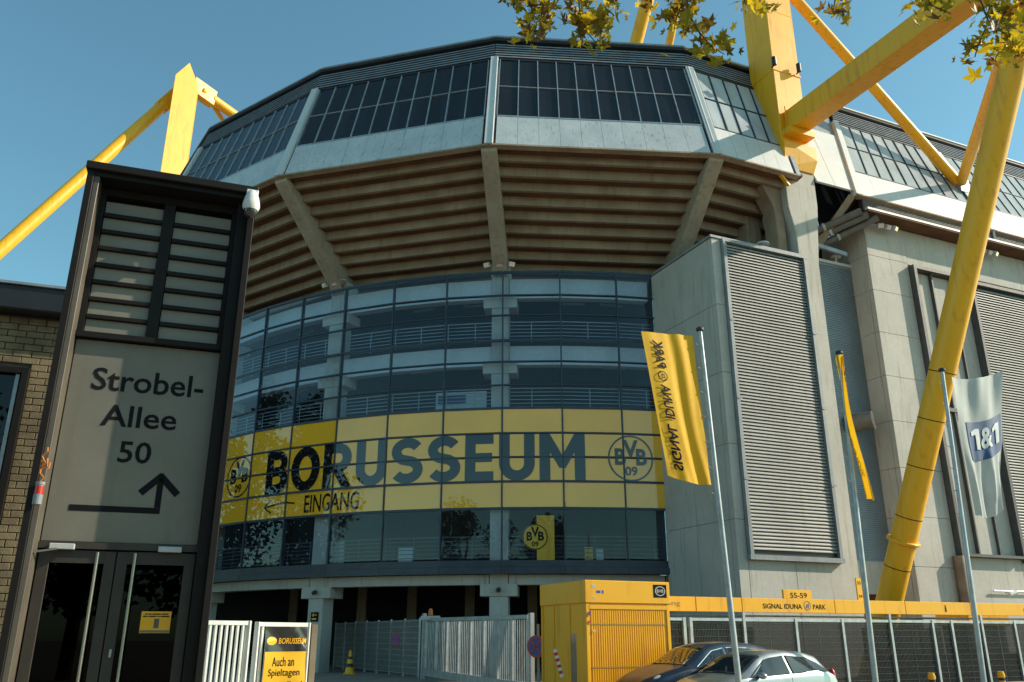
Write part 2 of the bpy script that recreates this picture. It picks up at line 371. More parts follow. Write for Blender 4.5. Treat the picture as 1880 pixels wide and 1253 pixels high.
# corner posts
def cpost(F, u, wd, m, o=.05):
    L = (F.q[1]-F.q[0]).length; mb = MB(); F.box(mb, u-wd/L, u+wd/L, -.02, H2+.012, -.28, o); return mb.build('corner_post', m, stad)
for i in range(4): 
    cpost(facets[i][0], 0.0, .18, CLADC, .055); 
    if i < 4: cpost(facets[i][0], 1.0, .18, CLADC, .052)
cpost(facets[4][0], 0.02, .16, CLADC); cpost(facets[4][0], .985, .12, SLAT, .04); cpost(facets[5][0], 0.01, .2, CLADC, .06); cpost(facets[6][0], 0.0, .24, CLADC, .06); cpost(facets[7][0], 0, .24, CLADC, .06)
# cladding between pylon and straight stand
Fq = Facet(EF.P(6.55, -.05, ZB), EF.P(8.78, -.05, ZB), EF.P(6.55, -2.9, ZT), EF.P(10.85, -2.9, ZT))
for a, b in ((0, .48), (.49, .985)):
    mb = MB(); Fq.box(mb, a, b, .02, .62, -.12, -.02); mb.build('panel', CLADC, stad)
mb = MB(); Fq.box(mb, .0, 1, .63, .97, -.3, -.1); mb.build('panel', SLAT, stad)
# flat roof, out of view, added to keep sky light from the rooms
mb = MB(); rt = [rp(a, RT-.5, 29.03) for a in VA]+[EF.P(5.2, -3.2, 29.03), EF.P(36, -3.2, 29.03), EF.P(36, -12, 29.03), rp(30, 15, 29.03), rp(-10, 14, 29.03), rp(-60, 15, 29.03)]
mb.prism(rt, (0, 0, .08)); mb.build('roof', SLAT, stad)

# seating steps seen from below
def soff(R): return 18.55+(R-23.2)*.62
NS = 10
for i in range(5):
    if i < 4: A, B = VA[i], VA[i+1]
    for k in range(NS):
        R0 = 22.6+.62*k; R1 = R0+.62; zs = soff(R0); jz = random.uniform(-.012, .012)
        if i < 4: f = lambda q, R, z: rp((A, B)[q], R, z)
        else: f = lambda q, R, z: rp(VA[4], R, z)+EF.e*(q*4.8)
        def fb(mb, r0, r1, z0, z1):
            P = [f(0, r1, z0), f(1, r1, z0), f(1, r0, z0), f(0, r0, z0)]; return mb.hexa(P+[p+Vector((0, 0, z1-z0)) for p in P])
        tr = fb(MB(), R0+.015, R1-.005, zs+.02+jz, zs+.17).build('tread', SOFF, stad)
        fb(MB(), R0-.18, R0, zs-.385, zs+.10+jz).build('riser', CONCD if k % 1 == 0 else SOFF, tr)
# ribs and columns
for i, a in enumerate(VA):
    if i == 0: continue
    t = Vector((math.cos(R_(a)), math.sin(R_(a)), 0)); wd = .68
    pf = [(28.72, 21.66), (28.72, 21.38), (24.25, 17.95), (23.95, 17.55), (22.4, 17.55), (21.6, 17.75), (26.5, 20.75)]
    mb = MB(); mb.prism([rp(a, r, z)-t*wd/2 for r, z in pf], t*wd); mb.build('rib', RIBC, stad, bevel=.03)
    def radial_box(mb, r0, r1, w_, z0, z1):
        P = [rp(a, r1, z0)-t*w_/2, rp(a, r1, z0)+t*w_/2, rp(a, r0, z0)+t*w_/2, rp(a, r0, z0)-t*w_/2]; return mb.hexa(P+[p+Vector((0, 0, z1-z0)) for p in P])
    col = radial_box(MB(), 23.15, 23.92, .78, .1, 18.25).build('column', CONC, stad, bevel=.02)
    for z0 in (3.28, 12.85, 16.0): radial_box(MB(), 23.0, 23.98, 1.55, z0, z0+.5).build('capital', CONC, col, bevel=.02)
    radial_box(MB(), 22.9, 23.95, .86, 17.6, 18.25).build('capital', CLADC, col, bevel=.02)
    # inner columns in the undercroft
    for R, da in ((17.5, 3), (17.5, -7)):
        aa = a+da; c2 = MB().tube(rp(aa, R, .1), rp(aa, R, 4.3), .32, n=4); c2.build('inner_column', CONCD, stad)

# curtain wall
RC = 24.25
CA = [-48.45+6.2*i for i in range(10)]+[12.0]
CX = [0.]
for i in range(10): CX.append(CX[-1]+2*RC*math.sin(R_(CA[i+1]-CA[i])/2))
def cw(x, z, off=0.):
    i = 0
    while i < 9 and x > CX[i+1]: i += 1
    u = (x-CX[i])/(CX[i+1]-CX[i]); A, B = rp(CA[i], RC, z), rp(CA[i+1], RC, z); am = R_((CA[i]+CA[i+1])/2)
    return A.lerp(B, u)+Vector((math.sin(am), -math.cos(am), 0))*off
CZ = [17.66, 16.51, 15.53, 14.32, 13.32, 12.23, 11.17, 10.05, 9.0, 7.95, 6.82, 4.71]
def cbox(mb, x0, x1, z0, z1, o0, o1):
    e = 1e-5
    return mb.hexa([cw(x0+e, z0, o1), cw(x1-e, z0, o1), cw(x1-e, z0, o0), cw(x0+e, z0, o0), cw(x0+e, z1, o1), cw(x1-e, z1, o1), cw(x1-e, z1, o0), cw(x0+e, z1, o0)])
mb = MB()
for i in range(10): cbox(mb, CX[i], CX[i+1], 4.16, 4.42, -.5, .10); cbox(mb, CX[i], CX[i+1], 4.43, 4.70, -.42, .03)
cur = mb.build('curtain_wall', NAVY, stad); cur['label'] = 'curved glass curtain wall with dark frame and yellow band'
for i, x in enumerate(CX):
    mb = MB(); a = CA[i]; t = Vector((math.cos(R_(a)), math.sin(R_(a)), 0)); wd = .06 if i < 10 else .14
    P = [rp(a, RC+.06, 4.71)-t*wd/2, rp(a, RC+.06, 4.71)+t*wd/2, rp(a, RC-.14, 4.71)+t*wd/2, rp(a, RC-.14, 4.71)-t*wd/2]
    mb.hexa(P+[p+Vector((0, 0, 12.95)) for p in P]); mb.build('mullion', NAVY, cur)
for j, z in enumerate(CZ[:-1]):
    mb = MB(); th = .10 if j in (0, 3, 6, 9, 10) else .055
    for i in range(10): cbox(mb, CX[i]+.031, CX[i+1]-.031, z-th/2, z+th/2, -.12, .045)
    mb.build('transom', NAVY, cur)
for i in range(10):
    for j in range(11):
        z1, z0 = CZ[j]-.05, CZ[j+1]+.05
        tl = random.uniform(-.009, .009); t2 = random.uniform(-.009, .009); x0, x1 = CX[i]+.034, CX[i+1]-.034
        mb = MB(); mb.hexa([cw(x0, z0, .012+tl), cw(x1, z0, .012+t2), cw(x1, z0, 0+t2), cw(x0, z0, 0+tl), cw(x0, z1, .012-t2), cw(x1, z1, .012-tl), cw(x1, z1, 0-tl), cw(x0, z1, 0-t2)])
        mb.build('pane', YELF if 6 <= j <= 9 else GLASS, cur)
cuts = CX[1:-1]
fn = lambda x, y: cw(x, y, .030)
def arc(cx, cy, rx, ry, a0, a1, n=14): return [(cx+rx*math.cos(R_(a0+(a1-a0)*i/n)), cy+ry*math.sin(R_(a0+(a1-a0)*i/n))) for i in range(n+1)]
def ribbon(pts, w_, closed=False):
    n = len(pts); L_, R2 = [], []
    for i in range(n):
        p, q = (pts[i-1], pts[(i+1) % n]) if closed else (pts[max(i-1, 0)], pts[min(i+1, n-1)])
        dx, dy = q[0]-p[0], q[1]-p[1]; l = math.hypot(dx, dy); nx, ny = -dy/l*w_/2, dx/l*w_/2
        L_.append((pts[i][0]+nx, pts[i][1]+ny)); R2.append((pts[i][0]-nx, pts[i][1]-ny))
    m = n if closed else n-1
    return [[R2[i], R2[(i+1) % n], L_[(i+1) % n], L_[i]] for i in range(m)]
def rect(x0, x1, y0, y1): return [[(x0, y0), (x1, y0), (x1, y1), (x0, y1)]]
sw_ = .22
GL = {'B': (.70, [rect(0, sw_, 0, 1), ribbon([(sw_, .89), (.38, .89)]+arc(.38, .70, .185, .19, 90, -90)+[(sw_, .51)], .20), ribbon([(sw_, .51), (.39, .51)]+arc(.39, .31, .20, .20, 90, -90)+[(sw_, .11)], .219)]),
      'O': (.80, [ribbon(arc(.40, .5, .29, .40, 0, 360, 40)[:-1], sw_, True)]),
      'R': (.74, [rect(0, sw_, 0, 1), ribbon([(sw_, .89), (.40, .89)]+arc(.40, .67, .205, .22, 90, -90)+[(sw_, .45)], .219), [[(.27, .40), (.50, .40), (.75, 0), (.50, 0)]]]),
      'U': (.74, [ribbon([(.11, 1), (.11, .39)]+arc(.37, .37, .26, .27, 180, 360, 20)+[(.63, .39), (.63, 1)], sw_)]),
      'S': (.72, [ribbon(arc(.37, .70, .25, .195, 28, 262, 20)+arc(.36, .30, .255, .195, 82, -150, 20), .215)]),
      'E': (.62, [rect(0, sw_, 0, 1), rect(sw_, .60, .80, 1), rect(sw_, .57, .405, .60), rect(sw_, .60, 0, .20)]),
      'M': (.95, [[[(0, 0), (sw_, 0), (sw_, .60), (.41, .26), (.54, .26), (.73, .60), (.73, 0), (.95, 0), (.95, 1), (.73, 1), (.475, .53), (sw_, 1), (0, 1)]]])}
word = 'BORUSSEUM'; gp = .10; tot = sum(GL[c][0] for c in word)+gp*8; kx = (21.93-6.38)/tot; xx_ = 6.38
for c in word:
    for i, polys in enumerate(GL[c][1]):
        bm = bmesh.new(); 
        for pl in polys: bm.faces.new([bm.verts.new((xx_+x*kx, 8.0+y*2.0, 0)) for x, y in pl])
        _lay(bm, (lambda o: lambda x, y: cw(x, y, .030+o*.0012))(i), INKF, cur, 'letter_stroke', CX[1:-1])
    xx_ += (GL[c][0]+gp)*kx
emblem(23.92, 8.98, 1.0, fn, INKF, cur, cuts); emblem(4.32, 9.06, 1.0, fn, INKF, cur, cuts)
letters('EINGANG', (8.96, 11.88, 6.98, 7.78), fn, INKF, cur, .008, cuts)
_lay(shape2d(stroke2d([(8.36, 7.46), (7.9, 7.52), (7.4, 7.50), (6.9, 7.45), (6.45, 7.38)], .07)+stroke2d([(6.85, 7.70), (6.42, 7.40), (6.9, 7.12)], .07)), fn, INKF, cur, 'arrow', cuts)
# thin rails and rooms behind the glass
for zf in (14.32, 11.17, 4.71):
    mb = MB()
    for k in range(6):
        for i in range(10): mb.bar(cw(CX[i], zf+.14+k*.17, -.35), cw(CX[i+1], zf+.14+k*.17, -.35), .03, .03 if k < 5 else .05)
    for i in range(10):
        for u in (0, .5): mb.bar(cw(CX[i]+u*2.6, zf, -.36), cw(CX[i]+u*2.6, zf+1.0, -.36), .035, .035)
    mb.build('railing', SLAT if zf > 5 else NAVY, stad)
def ring(name, r0, r1, z0, z1, m, a0=-60, a1=11.2, n=12, par=stad):
    mb = MB()
    for i in range(n):
        a, b = a0+(a1-a0)*i/n, a0+(a1-a0)*(i+1)/n; P = [rp(a, r1, z0), rp(b, r1, z0), rp(b, r0, z0), rp(a, r0, z0)]
        mb.hexa(P+[p+Vector((0, 0, z1-z0)) for p in P])
    return mb.build(name, m, par, weld=False)
for i in range(5):      # ring beams between the columns, one per bay
    a0 = [-65, -45.4, -25.4, -5.4][i] if i < 4 else 0
    if i == 4: break
    a1 = [-45.4, -25.4, -5.4, 11.3][i]
    for z0, z1 in ((16.55, 17.5), (13.3, 14.2), (3.74, 4.14)):
        ring('ring_beam', 23.30, 23.75 if z0 > 5 else 23.93, z0, z1, CLADC if z0 > 5 else CONC, a0+1.0, a1-(1.0 if i < 3 else 0), 3)
for z0, z1 in ((14.0, 14.25), (10.8, 11.1)): ring('floor_slab', 15, 23.29, z0, z1, INTER, -100, 11.2, 18)
ring('floor_slab', 13, 23.29, 4.2, 4.5, INTER)
ring('gallery_wall', 16.8, 17.0, 4.5, 17.4, INTER, -100, 12, 18); MB().hexa([rp(a, r, z) for z in (4.2, 17.5) for a, r in ((11.3, 24.0), (11.6, 24.0), (11.6, 16), (11.3, 16))]).build('gallery_wall', INTER, stad); MB().hexa([rp(a, r, z) for z in (4.2, 17.5) for a, r in ((-62, 23.2), (-61.6, 23.2), (-61.6, 16), (-62, 16))]).build('gallery_wall', INTER, stad); ring('undercroft_wall', 12.7, 13.0, .0, 4.2, DARKI, -60, 16)
ring('floor_slab', 15, 23.2, 17.3, 17.5, INTER, -100, 11.2, 18)
MB().hexa([Vector((x, y, z)) for z in (.0, 4.4) for x, y in ((-45, 50), (25, 50), (25, 50.4), (-45, 50.4))]).build('undercroft_wall', DARKI, stad)
MB().hexa([Vector((x, y, z)) for z in (4.2, 4.45) for x, y in ((-40, 46), (8, 46), (8, 60), (-40, 60))]).build('floor_slab', INTER, stad)
ring('floor_slab', 13, 23.29, 4.2, 4.5, INTER, -95, -60.1, 6); ring('ring_beam', 23.3, 23.93, 3.74, 4.14, CONC, -95, -65.2, 6)
for a0 in (-38, -31, -18, -11, 2, 7):
    for z in (13.9, 17.15, 10.7): 
        mb = MB(); mb.bar(rp(a0, 21.5, z), rp(a0+3, 21.5, z), .12, .08); mb.build('strip_lamp', LAMPG, stad)
for a0 in (-20, -13, -8, 0, 4, -30):
    mb = MB(); mb.bar(rp(a0, 20.5, 4.1), rp(a0+4, 20.5, 4.1), .12, .08); mb.build('strip_lamp', LAMPG, stad)
# foyer signs behind the lowest glass
mb = MB(); cbox(mb, 19.82, 20.56, 4.72, 6.55, -.30, -.24); mb.build('foyer_panel', YEL, stad)['label'] = 'tall yellow panel behind the lowest glass'
_d = shape2d([[(19.75+.53*math.cos(2*math.pi*i/40), 5.66+.53*math.sin(2*math.pi*i/40)) for i in range(40)]])
_lay(_d, lambda x, y: cw(x, y, -.20), YEL, stad, 'emblem_disc'); emblem(19.75, 5.66, .52, lambda x, y: cw(x, y, -.19), INK, stad)
for x0, x1, z0, z1, m in ((8.75, 10.35, 4.75, 5.85, CLADC), (22.0, 22.35, 4.72, 5.35, YEL), (22.5, 22.8, 4.72, 5.3, CLADC), (12.3, 13.1, 4.72, 5.5, INTER), (13.4, 14.1, 4.72, 5.4, CLADC)):
    mb = MB(); cbox(mb, x0, x1, z0, z1, -1.3, -1.22); mb.build('foyer_board', m, stad)
mb = MB(); cbox(mb, 15.15, 17.55, 11.25, 12.15, -.62, -.58); bn = mb.build('hung_banner', CLADC, stad)
mb = MB(); cbox(mb, 15.25, 16.6, 11.62, 12.0, -.57, -.56); mb.build('banner_print', NAVYINK, stad)

# stair tower with grey louvre, concrete pier, set-back louvre
def panels(F, s0, s1, d0, d1, zs, m, par, name='concrete_panel', gap=.008, ss=None, bev=.006):
    ss = ss or [s0, s1]
    for a, b in zip(ss[:-1], ss[1:]):
        for z0, z1 in zip(zs[:-1], zs[1:]):
            MB().fbox(F, a+gap, b-gap, d0, d1, z0+gap, z1-gap).build(name, m, par, bevel=bev)
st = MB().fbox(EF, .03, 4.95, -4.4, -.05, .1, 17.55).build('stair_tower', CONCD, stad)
panels(EF, 0, .46, -.3, 0, [.1, 3.0, 5.9, 8.8, 11.7, 14.6, 17.6], CONC, st)
panels(EF, .46, 5.0, -.2, 0, [.1, 2.4, 4.55], CONC, st, ss=[.46, 2.7, 5.0])
SF = Fr(EF.P(0, 0, 0)[:2], 24.0+90)                   # left flank of the tower, runs back from its corner
SF.e = -EF.n; SF.n = -EF.e
panels(SF, .3, 4.6, -.2, .01, [.1, 3.0, 5.9, 8.8, 11.7, 14.6, 17.6], CONC, st, ss=[.3, 2.4, 4.6])
MB().fbox(EF, .05, 4.9, -13, -4.41, .1, 4.14).build('rear_wall', CONCD, st)
MB().fbox(EF, -.06, 5.05, -4.5, .05, 17.61, 17.72).build('coping', STEELB, st)
lv = MB()
for k in range(92):
    z = 4.80+k*.1372
    lv.hexa([EF.P(.62, .10, z), EF.P(4.86, .10, z), EF.P(4.86, .03, z+.05), EF.P(.62, .03, z+.05), EF.P(.62, .10, z+.035), EF.P(4.86, .10, z+.035), EF.P(4.86, .03, z+.13), EF.P(.62, .03, z+.13)])
lp = lv.build('louvre_panel', LOUV, stad); lp['kind'] = 'stuff'
MB().fbox(EF, .5, 4.95, .005, .025, 4.6, 17.5).build('louvre_backing', BLACKM, lp)
for s_ in (.46, 4.80): MB().fbox(EF, s_, s_+.10, .0, .20, 4.6, 17.45).build('channel', STEELB, lp); MB().fbox(EF, s_+.13, s_+.19, .0, .16, 4.6, 17.45).build('channel', STEELB, lp)
MB().fbox(EF, .42, 5.0, .0, .22, 4.42, 4.60).build('channel', STEELB, lp); MB().fbox(EF, .44, 5.0, .0, .2, 17.455, 17.58).build('channel', STEELB, lp)
for s_ in (.45, 4.79):
    for z in (7.4, 10.6, 13.9): MB().fbox(EF, s_, s_+.25, .205, .225, z, z+.1).build('bracket', STEELB, lp)
for i, s_ in enumerate((3.2,)):
    MB().lathe(EF.P(s_, -.5, 17.72), (0, 0, 1), [(0, .06), (.35, .06), (.36, .30), (.45, .28), (.52, .05)], 16).build('vent_cap', LAMPG, stad, smooth=True)
pier = MB().prism([EF.P(4.98, -.25, .1), EF.P(6.12, -.25, .1), EF.P(6.12, -.25, 17.6), EF.P(6.5, -.25, 20.6), EF.P(6.5, -.25, 22.25), EF.P(4.7, -.25, 22.25), EF.P(4.7, -.25, 20.2), EF.P(4.98, -.25, 19.0)], -EF.n*1.8).build('pier', CONC, stad, bevel=.03)
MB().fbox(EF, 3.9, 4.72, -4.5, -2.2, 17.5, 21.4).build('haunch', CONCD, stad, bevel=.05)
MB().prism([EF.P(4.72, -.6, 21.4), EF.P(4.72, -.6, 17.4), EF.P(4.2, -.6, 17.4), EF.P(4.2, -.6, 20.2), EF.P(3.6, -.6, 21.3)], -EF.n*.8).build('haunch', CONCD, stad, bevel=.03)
cb = MB()
for k in range(153):
    z = 4.85+k*.0895; cb.hexa([EF.P(6.2, -1.67, z), EF.P(9.9, -1.67, z), EF.P(9.9, -1.7, z), EF.P(6.2, -1.7, z), EF.P(6.2, -1.685, z+.06), EF.P(9.9, -1.685, z+.06), EF.P(9.9, -1.7, z+.06), EF.P(6.2, -1.7, z+.06)])
c_ = cb.build('corrugated_panel', LOUVB, stad); c_['kind'] = 'stuff'
MB().fbox(EF, 6.13, 9.95, -2.0, -1.705, 4.75, 18.6).build('panel_backing', LOUVB, c_)
MB().fbox(EF, 6.13, 9.95, -2.0, -1.63, 18.61, 18.75).build('panel_cap', CLADC, c_)
MB().fbox(EF, 6.13, 9.6, -2.05, -1.6, 3.4, 4.74).build('lintel', CONC, stad)
MB().fbox(EF, 6.4, 9.55, -2.5, -2.4, .1, 3.4).build('gate_leaf', mat('rust_brown_door', (.24, .12, .05), (.16, .08, .03), .7), stad)
MB().lathe(EF.P(8.6, -1.6, 18.75), (0, 0, 1), [(0, .05), (.2, .05), (.21, .26), (.29, .24), (.35, .05)], 16).build('vent_cap', LAMPG, stad, smooth=True)
MB().fbox(EF, 6.5, 9.5, -3.5, -3.3, 18, 22).build('dark_recess', DARKI, stad)
MB().bar(EF.P(7.2, -1.5, 19.0), EF.P(8.7, -.2, 21.6), .2, .3).build('brace', CONCD, stad)
MB().bar(EF.P(6.5, -1.2, 19.2), EF.P(8.9, -1.2, 19.0), .12, .2).build('duct_bracket', SLAT, stad)
# exhaust pipes
for s0, z0, s1, l in ((6.9, 19.75, 8.75, 0), (7.25, 19.55, 9.15, 0), (7.65, 19.35, 9.75, 0)):
    a = EF.P(s0, -1.6, z0+.05); b = EF.P(s1, .15, z0+.9+ (s1-8.75)*.25)
    MB().tube(a, b, .17, n=20).build('exhaust_pipe', PIPE, stad, smooth=True)
    MB().tube(b-(b-a).normalized()*.02, b+(b-a).normalized()*.004, .145, n=20).build('pipe_mouth', BLACKM, stad)
    q = a.lerp(b, .3); MB().tube(q, q+(b-a).normalized()*.12, .21, n=20).build('pipe_collar', GALV, stad)
a = EF.P(8.05, -1.68, 10.7); b = EF.P(8.62, -.75, 10.75)
MB().tube(a, b, .40, n=24).build('vent_pipe', PIPE, stad, smooth=True); MB().tube(a.lerp(b, .97), b+(b-a)*.006, .37, n=24).build('pipe_mouth', BLACKM, stad)
# straight stand: big concrete wall with framed recess, long louvre
DW = -.6
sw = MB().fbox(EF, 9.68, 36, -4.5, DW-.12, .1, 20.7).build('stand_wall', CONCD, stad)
zr = [.1, 2.4, 4.5, 6.6, 8.7, 10.8, 12.9, 15.0, 17.1, 18.9, 20.7]
panels(EF, 0, 0, DW-.25, DW, zr, CONC, sw, ss=[9.62, 12.2])
panels(EF, 0, 0, DW-.25, DW-.02, [.1, 2.6, 5.0], CONC, sw, ss=[12.2, 16.3, 20.4, 24.5, 28.6])
panels(EF, 0, 0, DW-.25, DW-.02, [18.85, 20.7], CONC, sw, ss=[12.2, 16.3, 20.4, 24.5, 28.6])
F2 = Fr(EF.P(9.62, DW, 0)[:2], 0); F2.e = -EF.n; F2.n = -EF.e
panels(F2, .25, 3.5, -.2, .04, zr, CONC, sw, ss=[.25, 1.2, 3.5])
for s0, s1 in ((12.33, 13.55), (13.62, 14.95), (15.0, 16.1)):
    for z0, z1 in ((5.15, 11.55), (11.75, 18.5)): MB().fbox(EF, s0, s1, DW-.2, DW-.08, z0, z1).build('infill_panel', CONC, sw)
def fram(s0, s1, z0, z1, w_=.18, dd=.30):
    p = MB().fbox(EF, s0, s0+w_, DW-.1, DW+dd, z0, z1).build('frame_post', STEELD, sw); MB().fbox(EF, s1-w_, s1, DW-.1, DW+dd, z0, z1).build('frame_post', STEELD, sw)
    MB().fbox(EF, s0+w_, s1-w_, DW-.1, DW+dd-.003, z1-w_, z1).build('frame_rail', STEELD, sw); MB().fbox(EF, s0+w_, s1-w_, DW-.1, DW+dd-.003, z0, z0+.12).build('frame_rail', STEELD, sw)
fram(12.22, 16.3, 5.0, 18.75); MB().fbox(EF, 12.4, 16.1, DW-.08, DW+.12, 11.56, 11.74).build('frame_rail', STEELD, sw); MB().fbox(EF, 13.55, 13.63, DW-.08, DW+.10, 5.12, 18.55).build('frame_mullion', STEELD, sw); MB().fbox(EF, 14.95, 15.01, DW-.08, DW+.06, 5.12, 18.55).build('frame_mullion', STEELD, sw)
lv = MB()
for k in range(96):
    z = 5.1+k*.138; lv.hexa([EF.P(16.4, DW+.12, z), EF.P(27, DW+.12, z), EF.P(27, DW+.04, z+.05), EF.P(16.4, DW+.04, z+.05), EF.P(16.4, DW+.12, z+.035), EF.P(27, DW+.12, z+.035), EF.P(27, DW+.04, z+.13), EF.P(16.4, DW+.04, z+.13)])
l2 = lv.build('long_louvre_panel', LOUV, stad); l2['kind'] = 'stuff'
MB().fbox(EF, 16.35, 27, DW-.05, DW+.03, 5.0, 18.5).build('louvre_backing', BLACKM, l2); MB().fbox(EF, 16.35, 27.05, DW-.05, DW+.26, 18.45, 18.62).build('channel', STEELD, l2); MB().fbox(EF, 16.35, 27.05, DW-.05, DW+.2, 4.85, 5.04).build('channel', STEELD, l2)
MB().tube(EF.P(12.05, DW+.22, .1), EF.P(12.05, DW+.22, 5.0), .22, n=16).build('drain_pipe', mat('rust_pipe', (.30, .23, .17), (.2, .14, .1), .7), stad, smooth=True)
MB().tube(EF.P(14.0, DW+.1, 3.6), EF.P(30, DW+.1, 3.6), .04, n=8).build('conduit', WHITE, stad)
# eaves of the straight stand: louvre strip, gutter, soffit
lv = MB()
for k in range(11):
    z = 20.92+k*.074; lv.hexa([EF.P(9.2, -.02, z), EF.P(36, -.02, z), EF.P(36, -.07, z), EF.P(9.2, -.07, z), EF.P(9.2, -.05, z+.05), EF.P(36, -.05, z+.05), EF.P(36, -.07, z+.05), EF.P(9.2, -.07, z+.05)])
l3 = lv.build('eaves_louvre', LOUV, stad); l3['kind'] = 'stuff'
MB().fbox(EF, 9.15, 36, -.3, -.075, 20.9, 21.72).build('louvre_backing', BLACKM, l3)
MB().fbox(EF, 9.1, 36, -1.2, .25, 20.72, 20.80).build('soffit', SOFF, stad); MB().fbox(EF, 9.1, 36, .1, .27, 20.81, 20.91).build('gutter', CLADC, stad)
for s_ in (18.1,): MB().bar(EF.P(s_, .02, 20.9), EF.P(s_, .02, 21.75), .1, .1).build('eaves_post', CLADC, stad)

# ================================================================== things on the stadium
def lamp_box(p, label, tiltn, cat='floodlight', group=None):
    t = thing('floodlight', label, cat, p, group); n_ = Vector(tiltn).normalized(); p = Vector(p)
    MB().bar(p, p+n_*.2, .30, .24).build('housing', LAMPG, t, bevel=.02); MB().bar(p+n_*.201, p+n_*.215, .25, .19).build('lens', CHROME, t); MB().bar(p-n_*.25+Vector((0, 0, .0)), p, .06, .06).build('bracket', GALV, t)
i_ = 0
for a, nm in ((-25.4, 'left concrete column'), (-5.4, 'middle concrete column')):
    for k, (off, sd) in enumerate(((-.55, 'left'), (0, 'centre'), (.5, 'right'))):
        t = Vector((math.cos(R_(a)), math.sin(R_(a)), 0)); p = rp(a, 24.15, 18.1)+t*off
        lamp_box(p, 'small grey floodlight on the %s side of the %s above the glass' % (sd, nm) if sd != 'centre' else 'small grey floodlight at the front of the %s above the glass' % nm, (math.sin(R_(a))+(k-1)*.5, -math.cos(R_(a)), -.5), group='floodlights above the glass wall')
for s_, nm in ((10.3, 'nearest the exhaust pipes'), (17.3, 'behind the yellow leg')):
    for k, c3 in enumerate(('left', 'middle', 'right')):
        lamp_box(EF.P(s_+k*.42, -.25, 20.42), 'small floodlight under the stand eaves %s, %s one of three' % (nm, c3), (EF.n.x+(k-1)*.5, EF.n.y, -.7), group='floodlights under the stand eaves')

# ================================================================== yellow pylon with outrigger
PS = 5.55
py = thing('yellow_pylon', 'tall yellow box pylon with outrigger beam and inclined round leg at the stand', 'pylon', EF.P(PS, -1, 0))
MB().fbox(EF, 4.72, 6.38, -1.85, -.18, 22.6, 58).build('mast', YEL, py, bevel=.03)
MB().prism([EF.P(4.70, -.20, 22.26), EF.P(6.48, -.20, 22.26), EF.P(6.62, .0, 22.9), EF.P(6.62, .0, 23.6), EF.P(4.68, .0, 23.6), EF.P(4.68, .0, 22.9)], -EF.n*1.9).build('mast_foot', YEL, py, bevel=.02)
MB().fbox(EF, 4.69, 6.41, -1.88, -.15, 27.6, 27.68).build('collar', YEL, py)
for z in (31.2, 35.1, 39.4): MB().fbox(EF, 4.712, 6.388, -1.858, -.172, z, z+.035).build('weld_seam', YEL, py)
Mp = EF.P(PS, 12.3, 24.55); J = EF.P(PS, -.2, 24.75)
MB().bar(J, Mp+EF.n*1.0, 1.0, 1.05).build('outrigger', YEL, py, bevel=.02)
MB().fbox(EF, 4.80, 6.3, -.3, .35, 23.9, 24.2).build('bearing', YEL, py)
for d_ in (2.6, 5.4, 8.3): MB().fbox(EF, PS-.506, PS+.506, d_, d_+.03, 24.75-.016*d_-.532, 24.75-.016*d_+.532).build('weld_seam', YEL, py)
MB().fbox(EF, PS-.62, PS+.62, .0, .06, 24.05, 25.45).build('flange', YEL, py, bevel=.01)
lb = EF.P(PS-.65, .85, .2); leg = MB().tube(lb, Mp, .46, n=40).build('leg', YEL, py, smooth=True)
dl = (Mp-lb).normalized()
for t_ in (.06, .16, .23, .30, .365, .43): MB().tube(lb.lerp(Mp, t_), lb.lerp(Mp, t_)+dl*.03, .466, n=40).build('strap', BROWN, leg)
MB().tube(lb.lerp(Mp, .195), lb.lerp(Mp, .195)+dl*.12, .58, n=40).build('flange', YEL, leg, bevel=.02)
Np = EF.P(18.0, -1.15, 24.95)
MB().tube(Np, Mp, .27, n=20).build('strut', YEL, py, smooth=True)
MB().tube(Np-EF.e*.25, EF.P(5.6, -1, 35.2), .28, n=20).build('strut', YEL, py, smooth=True)
MB().fbox(EF, 17.6, 18.3, -1.6, -.9, 24.3, 25.1).build('strut_shoe', SLAT, py)
top = EF.P(5.5, -1, 55)
MB().tube(at(1158, 115, 46), top, .42, n=20).build('roof_tie', YEL, py, smooth=True); MB().tube(at(1222, 115, 50), EF.P(5.5, -1.2, 52), .27, n=20).build('roof_tie', YEL, py, smooth=True)
MB().bar(EF.P(4.6, .05, 21.1), EF.P(3.9, .1, 21.75), .15, .1).build('edge_strip', YEL, py)
for s_, d_, sd in ((4.66, -.1, 'left'), (6.1, -.02, 'right')):
    t = thing('spotlight', 'small black spotlight on the %s face of the yellow pylon' % sd, 'spotlight', EF.P(s_, d_, 27.8), 'spotlights on the pylon')
    MB().tube(EF.P(s_, d_+.1, 27.72), EF.P(s_, d_+.1, 28.15), .11, n=14).build('housing', BLACKM, t); MB().bar(EF.P(s_, d_-.1, 27.7), EF.P(s_, d_+.12, 27.72), .05, .05).build('bracket', BLACKM, t)

